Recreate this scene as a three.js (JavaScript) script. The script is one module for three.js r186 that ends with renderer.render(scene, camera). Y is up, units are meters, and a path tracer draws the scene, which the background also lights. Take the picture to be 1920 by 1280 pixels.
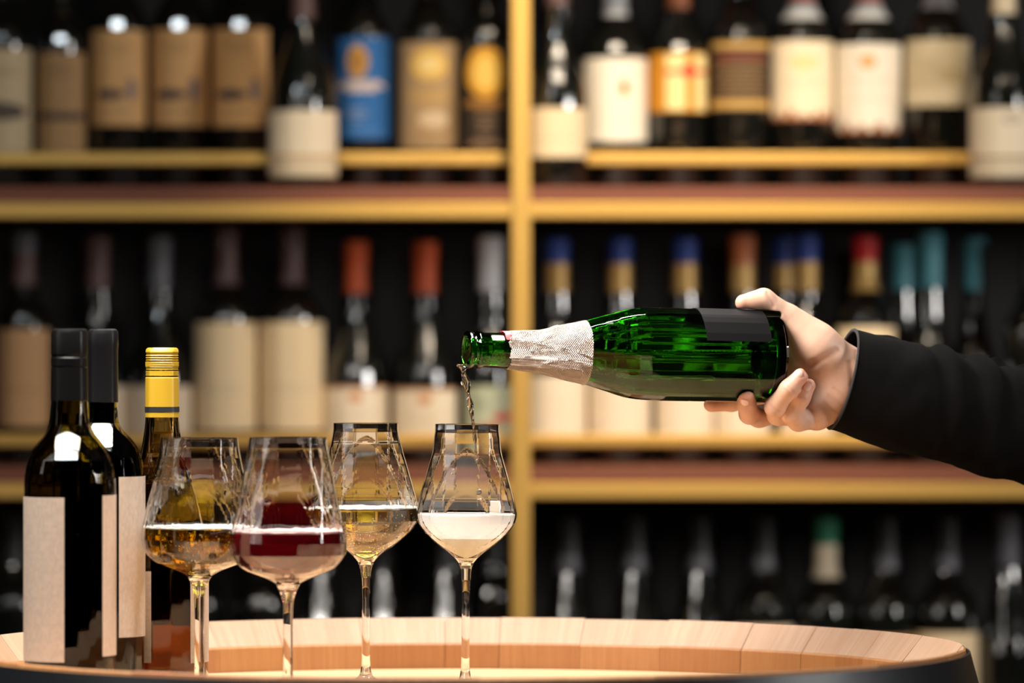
import * as THREE from 'three';
import { RoundedBoxGeometry } from 'three/addons/geometries/RoundedBoxGeometry.js';
import { mergeGeometries, toCreasedNormals } from 'three/addons/utils/BufferGeometryUtils.js';
import { RectAreaLightUniformsLib } from 'three/addons/lights/RectAreaLightUniformsLib.js';

// ---------------------------------------------------------------- camera, light, exposure
const F = 9590, EYE = 1.211;                       // focal length in pixels of a 1920 x 1280 frame, eye height
const scene = new THREE.Scene();
scene.background = new THREE.Color(0x000000);
const camera = new THREE.PerspectiveCamera(2 * Math.atan(640 / F) * 180 / Math.PI, 1.5, 0.1, 40);
camera.position.set(0, EYE, 0);
camera.lookAt(0, EYE, -5);
camera.focus = 4.545;
camera.userData.fStop = 4.05;
const renderer = new THREE.WebGLRenderer({ antialias: true });
renderer.toneMapping = THREE.LinearToneMapping;
renderer.toneMappingExposure = 1.0;
renderer.shadowMap.enabled = true;
RectAreaLightUniformsLib.init();

const lin = (r, g, b) => new THREE.Color().setRGB(r, g, b);
const V = (x, y, z) => new THREE.Vector3(x, y, z);
const at = (px, py, d) => V((px - 960) / F * d, EYE - (py - 640) / F * d, -d);   // a point of the place from its bearing and distance

const WARM = lin(1, 0.83, 0.62), WHITE = lin(1, 0.94, 0.87), COOL = lin(0.86, 0.95, 1);
// soft panels: [name, label, centre, look-at, width, height, radiance, colour]
const PANELS = [
  ['pendant_lamp', 'broad white panel lamp hanging over the barrel', [-0.43, 1.98, -4.22], [-0.40, 0.9, -4.30], 0.66, 0.60, 52, WHITE],
  ['pendant_lamp', 'narrow white panel lamp hanging over the far edge of the barrel', [0.06, 2.0, -4.98], [0.03, 0.9, -4.55], 0.16, 0.50, 62, WHITE],
  ['window_lamp', 'tall panel lamp at the right side of the room aimed at the wine rack', [2.7, 1.75, -3.9], [0.1, 1.25, -6.6], 0.5, 0.7, 40, lin(1, 0.96, 0.92)],
  ['ceiling_lamp', 'cool panel lamp under the ceiling towards the left', [-0.75, 2.6, -3.2], [-0.1, 1.2, -6.0], 0.50, 0.17, 48, COOL],
  ['side_lamp', 'upright warm panel lamp at the left of the barrel', [-1.7, 1.75, -3.7], [-0.1, 1.0, -4.5], 0.35, 1.0, 2.2, WHITE],
];
// warm spots on the shelf: [position, target, candela, half angle]
const SPOTS = [
  [[0.28, 2.72, -4.50], [0.20, 1.42, -6.6], 14, 0.27],
  [[0.12, 2.72, -5.00], [0.14, 1.25, -6.6], 9, 0.27],
  [[1.15, 2.72, -4.75], [0.62, 1.45, -6.6], 4, 0.30],
];

// ---------------------------------------------------------------- helpers
let seed = 20240607;
const rnd = () => { seed = (seed * 1664525 + 1013904223) >>> 0; return seed / 4294967296; };
const taken = new Map();
function numbered(name) { const k = taken.get(name) || 0; taken.set(name, k + 1); return k ? `${name}_${String(k).padStart(3, '0')}` : name; }
function shade(o) { o.castShadow = true; o.receiveShadow = true; return o; }
function mesh(name, geometry, material, parent) {
  const m = shade(new THREE.Mesh(geometry, material));
  m.name = parent ? name : numbered(name);
  if (parent) {
    const same = parent.children.filter((c) => c.name.replace(/_\d{3}$/, '') === name).length;
    if (same) m.name = `${name}_${String(same).padStart(3, '0')}`;
    parent.add(m);
  } else scene.add(m);
  return m;
}
function tag(o, label, category, group, kind) {
  o.userData.label = label; o.userData.category = category;
  if (group) o.userData.group = group;
  if (kind) o.userData.kind = kind;
  return o;
}
function thing(name, label, category, pos = [0, 0, 0], group) {
  const g = new THREE.Group(); g.name = numbered(name); g.position.set(...pos); scene.add(g);
  return tag(g, label, category, group);
}
function struct(name, geometry, material, pos) {
  const m = mesh(name, geometry, material); m.userData.kind = 'structure'; if (pos) m.position.set(...pos); return m;
}
const std = (color, roughness = 0.6, more = {}) => new THREE.MeshStandardMaterial({ color, roughness, ...more });
const phys = (o) => new THREE.MeshPhysicalMaterial(o);
// revolve a profile [[r, y] ...]; creases stay sharp
function lathe(pts, seg = 64, crease = 0.55) {
  const g = new THREE.LatheGeometry(pts.map(([r, y]) => new THREE.Vector2(Math.max(r, 0), y)), seg);
  return toCreasedNormals(g, crease);
}
// smooth curve through profile points
function curve(pts, n) {
  const c = new THREE.CatmullRomCurve3(pts.map(([r, y]) => V(r, y, 0)), false, 'centripetal');
  return c.getPoints(n).map((p) => [p.x, p.y]);
}
// sweep a closed section [[r, y] ...] about the y axis from angle a0 to a1 (angle 0 faces +z, grows to +x)
function sweep(section, a0, a1, n, uvOf) {
  const full = Math.abs(a1 - a0 - 2 * Math.PI) < 1e-6, pos = [], uv = [], idx = [];
  const m = section.length;
  const put = (k, a) => {
    const [r, y] = section[k];
    pos.push(r * Math.sin(a), y, r * Math.cos(a));
    uv.push(...(uvOf ? uvOf(k, a, r, y) : [a * r, y + (k % m) * 0.0]));
  };
  for (let i = 0; i < n; i++) for (let k = 0; k < m; k++) {
    const b0 = a0 + (a1 - a0) * i / n, b1 = a0 + (a1 - a0) * (i + 1) / n, k2 = (k + 1) % m, s = pos.length / 3;
    put(k, b0); put(k, b1); put(k2, b1); put(k2, b0);
    idx.push(s, s + 1, s + 2, s, s + 2, s + 3);
  }
  if (!full) {
    const tris = THREE.ShapeUtils.triangulateShape(section.map(([r, y]) => new THREE.Vector2(r, y)), []);
    for (const [a, flip] of [[a0, true], [a1, false]]) {
      const s = pos.length / 3;
      for (let k = 0; k < m; k++) put(k, a);
      for (const [i, j, k] of tris) idx.push(...(flip ? [s + i, s + k, s + j] : [s + i, s + j, s + k]));
    }
  }
  const g = new THREE.BufferGeometry();
  g.setAttribute('position', new THREE.Float32BufferAttribute(pos, 3));
  g.setAttribute('uv', new THREE.Float32BufferAttribute(uv, 2));
  g.setIndex(idx);
  // make the faces look outwards whatever the winding of the section
  let area = 0; section.forEach(([r, y], k) => { const [r2, y2] = section[(k + 1) % m]; area += r * y2 - r2 * y; });
  if (area > 0) { const ix = g.index.array; for (let i = 0; i < ix.length; i += 3) { const t = ix[i]; ix[i] = ix[i + 1]; ix[i + 1] = t; } }
  g.computeVertexNormals();
  return toCreasedNormals(g, 0.5);
}
// a label: curved sheet with real thickness, printed on its outer side
function labelSheet(R, y0, y1, a0, a1, t = 0.0004, n = 28) {
  const s = [[R + 0.00025, y0], [R + 0.00025 + t, y0], [R + 0.00025 + t, y1], [R + 0.00025, y1]];
  return sweep(s, a0, a1, n, (k, a, r, y) => [(a - a0) / (a1 - a0), (y - y0) / (y1 - y0)]);
}
// surface from rings of points
function loft(rings, closed = true, caps = [true, true]) {
  const n = rings[0].length, pos = [], uv = [], idx = [];
  rings.forEach((r, i) => r.forEach((p, k) => { pos.push(p.x, p.y, p.z); uv.push(k / n, i / rings.length); }));
  for (let i = 0; i + 1 < rings.length; i++) for (let k = 0; k < (closed ? n : n - 1); k++) {
    const a = i * n + k, b = i * n + (k + 1) % n, c = a + n, d = b + n;
    idx.push(a, b, d, a, d, c);
  }
  for (const [w, i] of [[caps[0], 0], [caps[1], rings.length - 1]]) if (w) {
    const c = pos.length / 3, m = rings[i].reduce((s, p) => s.add(p), V(0, 0, 0)).multiplyScalar(1 / n);
    pos.push(m.x, m.y, m.z); uv.push(0.5, 0.5);
    for (let k = 0; k < n; k++) idx.push(...(i ? [i * n + k, i * n + (k + 1) % n, c] : [i * n + (k + 1) % n, i * n + k, c]));
  }
  const g = new THREE.BufferGeometry();
  g.setAttribute('position', new THREE.Float32BufferAttribute(pos, 3));
  g.setAttribute('uv', new THREE.Float32BufferAttribute(uv, 2));
  let vol = 0;
  for (let i = 0; i < idx.length; i += 3) { const a = 3 * idx[i], b = 3 * idx[i + 1], c = 3 * idx[i + 2]; vol += pos[a] * (pos[b + 1] * pos[c + 2] - pos[b + 2] * pos[c + 1]) - pos[a + 1] * (pos[b] * pos[c + 2] - pos[b + 2] * pos[c]) + pos[a + 2] * (pos[b] * pos[c + 1] - pos[b + 1] * pos[c]); }
  if (vol < 0) for (let i = 0; i < idx.length; i += 3) { const t = idx[i]; idx[i] = idx[i + 1]; idx[i + 1] = t; }
  g.setIndex(idx); g.computeVertexNormals();
  return g;
}
const box = (x, y, z, r = 0.002) => new RoundedBoxGeometry(x, y, z, 2, r);
function moved(g, x, y, z) { g.translate(x, y, z); return g; }

// value noise
const hash3 = (x, y, z) => { let h = Math.imul(x, 374761393) ^ Math.imul(y, 668265263) ^ Math.imul(z, 2147483647 - 1013); h = Math.imul(h ^ (h >>> 13), 1274126177); return ((h ^ (h >>> 16)) >>> 0) / 4294967296; };
function noise(x, y, z = 0) {
  const i = Math.floor(x), j = Math.floor(y), k = Math.floor(z), f = (t) => t * t * (3 - 2 * t), u = f(x - i), v = f(y - j), w = f(z - k);
  const L = (a, b, t) => a + (b - a) * t;
  return L(L(L(hash3(i, j, k), hash3(i + 1, j, k), u), L(hash3(i, j + 1, k), hash3(i + 1, j + 1, k), u), v), L(L(hash3(i, j, k + 1), hash3(i + 1, j, k + 1), u), L(hash3(i, j + 1, k + 1), hash3(i + 1, j + 1, k + 1), u), v), w);
}
function dataTexture(n, f, srgb = true, m = n) {
  const a = new Uint8Array(n * m * 4);
  for (let y = 0; y < m; y++) for (let x = 0; x < n; x++) { const c = f(x / n, y / m); for (let k = 0; k < 3; k++) a[(y * n + x) * 4 + k] = Math.max(0, Math.min(255, 255 * c[k])); a[(y * n + x) * 4 + 3] = 255; }
  const t = new THREE.DataTexture(a, n, m); t.wrapS = t.wrapT = THREE.RepeatWrapping; t.magFilter = THREE.LinearFilter; t.minFilter = THREE.LinearFilter;
  if (srgb) t.colorSpace = THREE.SRGBColorSpace;
  t.needsUpdate = true; return t;
}
function canvasTexture(w, h, draw) {
  const c = document.createElement('canvas'); c.width = w; c.height = h; const x = c.getContext('2d'); draw(x, w, h);
  const t = new THREE.CanvasTexture(c); t.colorSpace = THREE.SRGBColorSpace; return t;
}
// oak: grain runs along v; u and v in metres
const per = (x, n) => ((x % n) + n) % n;
function oakTexture(a, b, s) {
  const t = dataTexture(256, (u, v) => {
    const w = (fx, fy, q) => { const X = u * fx, Y = v * fy; const bl = Math.min(1, (1 - u) * 6), bv = Math.min(1, (1 - v) * 6); const n1 = noise(X + q, Y + s), n2 = noise(X - fx + q, Y + s), n3 = noise(X + q, Y - fy + s); const h = n1 * bl + n2 * (1 - bl); return h * bv + n3 * (1 - bv); };
    const g = 0.45 * w(70, 3, 3) + 0.35 * w(18, 2, 9) + 0.2 * w(120, 26, 5);
    return [0, 1, 2].map((k) => a[k] + (b[k] - a[k]) * g);
  });
  t.repeat.set(9, 4); return t;
}

// ---------------------------------------------------------------- lamps
const lampBody = std(lin(0.05, 0.05, 0.05), 0.5);
for (const [name, label, c, to, w, h, L, col] of PANELS) {
  const t = thing(name, label, 'lamp', c);
  t.lookAt(V(...to).multiplyScalar(1));
  const dir = V(...to).sub(V(...c)).normalize(), q = new THREE.Quaternion().setFromUnitVectors(V(0, 0, 1), dir);
  t.quaternion.copy(q);
  mesh('housing', moved(box(w + 0.04, h + 0.04, 0.06, 0.008), 0, 0, -0.04), lampBody, t);
  if (name === 'pendant_lamp') for (const [x, y, sx, sy] of [[0, h / 2 + 0.012, w + 0.04, 0.012], [0, -h / 2 - 0.012, w + 0.04, 0.012], [w / 2 + 0.012, 0, 0.012, h + 0.02], [-w / 2 - 0.012, 0, 0.012, h + 0.02]]) mesh('skirt', moved(box(sx, sy, 0.22, 0.003), x, y, 0.09), lampBody, t);
  mesh('diffuser', moved(box(w, h, 0.006, 0.002), 0, 0, -0.004), std(lin(0.8, 0.8, 0.8), 0.7, { emissive: col, emissiveIntensity: 1.5 }), t);
  const l = new THREE.RectAreaLight(col, L, w, h);
  l.position.set(...c).addScaledVector(dir, 0.004); l.lookAt(V(...to)); scene.add(l);
  // a RectAreaLight shines along its own -z, which lookAt turns to the target
}
SPOTS.forEach(([p, to, I, ang], i) => {
  const dir = V(...to).sub(V(...p)).normalize();
  const t = thing('spot_lamp', ['small black spot lamp on the ceiling aimed at the middle of the wine rack', 'small black spot lamp on the ceiling nearer the wine rack', 'small black spot lamp on the ceiling towards the right'][i], 'lamp', p);
  t.quaternion.setFromUnitVectors(V(0, 1, 0), dir.clone().negate());
  mesh('housing', lathe([[0, 0.17], [0.05, 0.17], [0.085, 0.15], [0.09, 0.02], [0.095, -0.06], [0.09, -0.06], [0.085, 0.09], [0, 0.09]], 32), lampBody, t);
  mesh('bulb', moved(new THREE.SphereGeometry(0.071, 24, 16), 0, 0.0, 0), std(lin(0.9, 0.8, 0.6), 0.4, { emissive: WARM, emissiveIntensity: 2 }), t);
  const l = new THREE.SpotLight(WARM, I, 0, ang, 0.9, 2);
  l.position.set(...p); l.target.position.set(...to); l.castShadow = true; l.shadow.radius = 3.5; l.shadow.mapSize.set(1024, 1024);
  scene.add(l, l.target);
});

// ---------------------------------------------------------------- room
const wallM = std(lin(0.035, 0.028, 0.024), 0.85), floorM = std(lin(0.05, 0.035, 0.025), 0.6);
struct('floor', box(8.4, 0.1, 9.6), floorM, [0, -0.05, -3]);
struct('ceiling', box(8.4, 0.1, 9.6), std(lin(0.03, 0.028, 0.026), 0.9), [0, 2.95, -3]);
struct('wall_left', box(0.1, 3, 9.6), wallM, [-4.2, 1.45, -3]);
struct('wall_right', box(0.1, 3, 9.6), wallM, [4.2, 1.45, -3]);
struct('wall_back', box(8.4, 3, 0.1), wallM, [0, 1.45, -7.2]);
struct('wall_front', box(8.4, 3, 0.1), wallM, [0, 1.45, 1.8]);

// ---------------------------------------------------------------- wine rack
const gold = std(lin(0.70, 0.43, 0.115), 0.46, { metalness: 0.75 });
const boardM = std(lin(0.21, 0.062, 0.030), 0.6), rackDark = std(lin(0.012, 0.010, 0.010), 0.7);
const DF = 6.48, DR = 6.60, DB = 6.66;                    // rack front, rail, bottle row
const yOf = (py, d) => EYE - (py - 640) / F * d;
const SHELF = [yOf(350, DF) + 0.355, yOf(350, DF), yOf(875.5, DF), yOf(875.5, DF) - 0.355, yOf(875.5, DF) - 0.71];
const RAIL = [yOf(297.5, DR) + 0.355, yOf(297.5, DR), yOf(825, DR), yOf(825, DR) - 0.355, yOf(825, DR) - 0.71];
const POST = (976.5 - 960) / F * DF;
const rack = thing('wine_rack', 'tall dark wine rack with gilt posts, shelf edges and bottle rails', 'wine rack', [0, 0, 0]);
mesh('back_panel', moved(box(3.2, 2.4, 0.02), 0, 1.22, -6.86), rackDark, rack);
SHELF.forEach((y, i) => {
  const b = mesh('shelf_board', moved(box(3.2, 0.0195, 0.36, 0.0015), 0, y - 0.00975, -DF - 0.18), boardM, rack);
  mesh('edge_strip', moved(box(3.2, 0.0202, 0.03, 0.002), 0, y - 0.0297, -DF - 0.013), gold, b);
  mesh('bottle_rail', moved(box(3.2, 0.0165, 0.008, 0.003), 0, RAIL[i], -DR), gold, rack);
});
for (const x of [POST - 1.3, POST, POST + 1.3]) {
  mesh('post', moved(box(0.0248, 2.42, 0.03, 0.003), x, 1.21, -DF - 0.009), gold, rack);
}

// ---------------------------------------------------------------- background bottles
const darkGlass = phys({ color: lin(0.005, 0.006, 0.005), roughness: 0.11, ior: 1.85 });
const GLASS_CACHE = new Map();
function bottleProfile(kind, H, R, sh) {
  const neck = 0.0146, base = [[0, 0.004], [R * 0.6, 0.002], [R - 0.004, 0], [R - 0.0012, 0.0012], [R, 0.004]];
  const body = kind === 'cone' ? [[R, sh - 0.01], [R, sh], [R * 0.995, sh + 0.007], [R * 0.975, sh + 0.015], [0.0366, sh + 0.025], [0.0366 - 0.26 * 0.035, sh + 0.060], [0.0366 - 0.26 * 0.07, sh + 0.095], [neck * 1.1, sh + 0.107], [neck * 1.03, sh + 0.116], [neck, sh + 0.126]]
    : kind === 'straight'
    ? curve([[R, sh - 0.012], [R, sh], [R * 0.965, sh + 0.012], [R * 0.84, sh + 0.025], [R * 0.62, sh + 0.036], [neck * 1.25, sh + 0.05], [neck * 1.03, sh + 0.062], [neck, sh + 0.075]], 30)
    : curve([[R, sh - 0.015], [R, sh], [R * 0.975, sh + 0.018], [R * 0.90, sh + 0.036], [R * 0.69, sh + 0.059], [R * 0.50, sh + 0.082], [neck * 1.14, sh + 0.104], [neck * 1.03, sh + 0.125], [neck, Math.min(sh + 0.15, H - 0.03)]], 30);
  return [...base, ...body, [neck, H - 0.022], [neck + 0.0012, H - 0.021], [neck + 0.0012, H - 0.003], [neck, H], [0, H]];
}
function radiusAt(p, y) { for (let i = 1; i < p.length; i++) if (p[i - 1][1] <= y && p[i][1] >= y && p[i][1] > p[i - 1][1]) return p[i - 1][0] + (p[i][0] - p[i - 1][0]) * (y - p[i - 1][1]) / (p[i][1] - p[i - 1][1]); return p[p.length - 2][0]; }
function capsuleGeometry(p, y0, y1, H, top) {
  const n = 10, out = [];
  for (let i = 0; i <= n; i++) { const y = y0 + (y1 - y0) * i / n; out.push([Math.max(radiusAt(p, Math.min(y, H - 0.004)), 0.0146) + 0.0007, y]); }
  if (top) out.push([out[n][0] - 0.002, y1 + 0.0015], [0, y1 + 0.0015]); else out.push([0.012, y1]);
  return lathe([[0.012, y0], ...out], 28);
}
const tex = {};
const print = (key, base, draw) => tex[key] ||= std(0xffffff, 0.75, { map: canvasTexture(128, 160, (c, w, h) => { c.fillStyle = base; c.fillRect(0, 0, w, h); draw && draw(c, w, h); }) });
const bars = (c, x, y, w, n, color, gap = 8, hgt = 3) => { c.fillStyle = color; for (let i = 0; i < n; i++) { const q = w * (0.75 + 0.25 * Math.sin(i * 2.1)); c.fillRect(x - q / 2, y + i * gap, q, hgt); } };
const oval = (c, x, y, rx, ry, color) => { c.fillStyle = color; c.beginPath(); c.ellipse(x, y, rx, ry, 0, 0, Math.PI * 2); c.fill(); };
const PRINTS = {
  estate: () => print('estate', '#e0ad70', (c) => { bars(c, 64, 22, 60, 3, '#b98f5e'); oval(c, 48, 108, 30, 9, '#5d4a44'); oval(c, 92, 100, 10, 20, '#8d7a74'); bars(c, 64, 130, 70, 2, '#c09a6c'); }),
  estateOld: () => print('estateOld', '#c9b48e', (c) => { bars(c, 64, 30, 70, 2, '#a08a66'); oval(c, 64, 96, 46, 14, '#564a40'); }),
  brown: () => print('brown', '#b08a5c', (c) => { bars(c, 60, 20, 70, 3, '#8a6a46'); c.fillStyle = '#4a3c34'; c.fillRect(6, 94, 116, 12); }),
  plain: () => print('plain', '#e6cfa8', (c) => { bars(c, 64, 92, 84, 2, '#d2c0a2', 9, 3); }),
  plainStrip: () => print('plainStrip', '#ead9bd', (c, w, h) => { c.fillStyle = '#b98a45'; c.fillRect(0, 108, w, 6); c.fillStyle = '#d9c6a6'; c.fillRect(0, 114, w, h); }),
  greyStrip: () => print('greyStrip', '#d8ccb6', (c, w, h) => { oval(c, 70, 26, 13, 11, '#a39a8c'); oval(c, 70, 26, 7, 6, '#d0c4b0'); c.fillStyle = '#7c6038'; c.fillRect(0, 112, w, 7); c.fillStyle = '#c7bba4'; c.fillRect(0, 122, w, h); }),
  blue: () => print('blue', '#2464a6', (c) => { oval(c, 54, 38, 21, 27, '#c09046'); oval(c, 54, 38, 12, 17, '#a87432'); bars(c, 60, 68, 104, 3, '#c9b7b0', 6, 6); bars(c, 52, 112, 44, 3, '#8c96b4'); bars(c, 64, 145, 90, 1, '#5c86ba'); }),
  taupe: () => print('taupe', '#a88a64', (c) => { oval(c, 66, 34, 34, 24, '#d8ae55'); oval(c, 66, 34, 20, 13, '#e8cd86'); bars(c, 64, 72, 96, 3, '#c09a55', 8, 4); oval(c, 74, 116, 28, 12, '#cdb592'); bars(c, 64, 140, 60, 2, '#90744e'); }),
  medallion: () => print('medallion', '#2a2018', (c) => { oval(c, 64, 42, 42, 40, '#d89c2a'); oval(c, 64, 42, 26, 26, '#f0c660'); bars(c, 64, 84, 104, 3, '#b07a2c', 5, 4); bars(c, 64, 108, 50, 4, '#8a6a4a'); bars(c, 64, 148, 80, 2, '#a8805c', 5, 3); }),
  emblem: () => print('emblem', '#f2e6d2', (c) => { oval(c, 76, 58, 7, 15, '#b8a038'); oval(c, 76, 56, 4, 9, '#453a16'); bars(c, 64, 110, 60, 2, '#ece0c8'); }),
  golden: () => print('golden', '#c88614', (c) => { c.fillStyle = '#f4dc9a'; c.fillRect(42, 4, 32, 152); c.fillRect(90, 4, 28, 152); c.fillStyle = '#c03a1a'; c.fillRect(40, 46, 80, 12); oval(c, 80, 50, 12, 18, '#c42c12'); }),
  ornate: () => print('ornate', '#33241a', (c) => { c.fillStyle = '#c29a52'; c.fillRect(0, 2, 128, 16); c.fillRect(0, 136, 128, 20); bars(c, 64, 30, 100, 2, '#94482c', 10, 5); bars(c, 64, 54, 108, 8, '#a98450', 10, 3); }),
  torn: () => print('torn', '#efdcbb', (c, w, h) => { oval(c, 64, 44, 22, 16, '#f2cf94'); bars(c, 64, 78, 84, 2, '#dcc7a3'); c.fillStyle = '#a5643e'; for (let i = 0; i < 7; i++) { c.beginPath(); c.moveTo(i * 20 - 8, h); c.lineTo(i * 20 + 4, h - 14 - 6 * (i % 3)); c.lineTo(i * 20 + 16, h); c.fill(); } }),
  crest: () => print('crest', '#eadfcc', (c, w, h) => { oval(c, 60, 32, 12, 13, '#e5a468'); bars(c, 64, 60, 96, 2, '#d8ccb6'); bars(c, 64, 92, 80, 2, '#ddd0bb'); c.fillStyle = '#8f5634'; for (let i = 0; i < 6; i++) { c.beginPath(); c.moveTo(i * 23 - 6, h); c.lineTo(i * 23 + 6, h - 16 - 5 * (i % 2)); c.lineTo(i * 23 + 18, h); c.fill(); } }),
  parchment: () => print('parchment', '#cdbd9c', (c) => { bars(c, 64, 52, 96, 3, '#b8a580', 9, 4); oval(c, 80, 88, 22, 17, '#b4a37c'); bars(c, 40, 84, 50, 3, '#bba887'); c.fillStyle = '#dccfb2'; c.fillRect(0, 126, 128, 18); }),
  redline: () => print('redline', '#e8dac2', (c, w) => { c.fillStyle = '#c2895c'; c.fillRect(0, 0, w, 7); oval(c, 64, 30, 10, 14, '#cf9064'); bars(c, 64, 66, 90, 4, '#d3c3a8', 12, 3); }),
  garden: () => print('garden', '#aeb49a', (c) => { oval(c, 92, 84, 24, 14, '#c5604c'); oval(c, 60, 112, 22, 10, '#b86a54'); oval(c, 40, 50, 20, 14, '#8f9a80'); }),
  tan: () => print('tan', '#cfa070', (c) => { bars(c, 64, 92, 84, 2, '#bd9266', 9, 3); }),
  cream: () => print('cream', '#ead9c0', (c) => { bars(c, 64, 50, 88, 5, '#dccab0', 16, 3); }),
};
const capM = {};
const cap = (k) => capM[k] ||= ({
  dark: () => std(lin(0.012, 0.012, 0.013), 0.4), grey: () => std(lin(0.10, 0.10, 0.11), 0.4), maroon: () => std(lin(0.10, 0.05, 0.045), 0.5), orange: () => std(lin(0.62, 0.09, 0.012), 0.5),
  silver: () => std(lin(0.70, 0.70, 0.68), 0.4), blue: () => std(lin(0.02, 0.06, 0.30), 0.45), gold: () => std(lin(0.60, 0.36, 0.10), 0.4, { metalness: 0.2 }), red: () => std(lin(0.55, 0.012, 0.012), 0.45),
  teal: () => std(lin(0.07, 0.30, 0.36), 0.45), cream: () => std(lin(0.62, 0.52, 0.36), 0.6), green: () => std(lin(0.03, 0.22, 0.12), 0.5), copper: () => std(lin(0.55, 0.16, 0.05), 0.45),
})[k]();
// px centre, row, distance, shape, height, radius, shoulder height, capsule [colour, band colour, py top of band, py bottom], label print, label py top, py bottom, width in px, description, group
function shelfBottle(o) {
  const d = o.d || DB, ppm = F / d, y0 = SHELF[o.row], H = o.H, R = o.R;
  const hOf = (py) => EYE - (py - 640) / ppm - y0;
  const t = thing('wine_bottle', o.label, 'bottle', [(o.x - 960) / ppm, y0 + 0.0005, -d], o.group);
  const p = bottleProfile(o.kind, H, R, o.sh);
  const key = [o.kind, H, R, o.sh].join();
  if (!GLASS_CACHE.has(key)) GLASS_CACHE.set(key, lathe(p, 40));
  mesh('bottle_body', GLASS_CACHE.get(key), darkGlass, t);
  if (o.cap) {
    const [c1, c2, m, b] = o.cap, yb = b, ym = c2 ? m : b;
    mesh('capsule', capsuleGeometry(p, ym, H, H, true), cap(c1), t);
    if (c2) mesh('capsule_band', capsuleGeometry(p, yb, ym, H, false), cap(c2), t);
  }
  if (o.tex) {
    const half = Math.min(1.5, Math.asin(Math.min(0.998, o.w / 2 / ppm / R)));
    mesh('label', labelSheet(R, hOf(o.y1), hOf(o.y0), -half + (o.turn || 0), half + (o.turn || 0)), PRINTS[o.tex](), t);
  }
  return t;
}
const UL = 'bottles on the upper shelf left of the gilt post', UR = 'bottles on the upper shelf right of the gilt post';
const ML = 'bottles on the middle shelf left of the gilt post', MR = 'bottles on the middle shelf right of the gilt post';
const LL = 'bottles on the lowest shelf left of the gilt post', LR = 'bottles on the lowest shelf right of the gilt post';
const S = 'straight', B = 'sloped';
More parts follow.
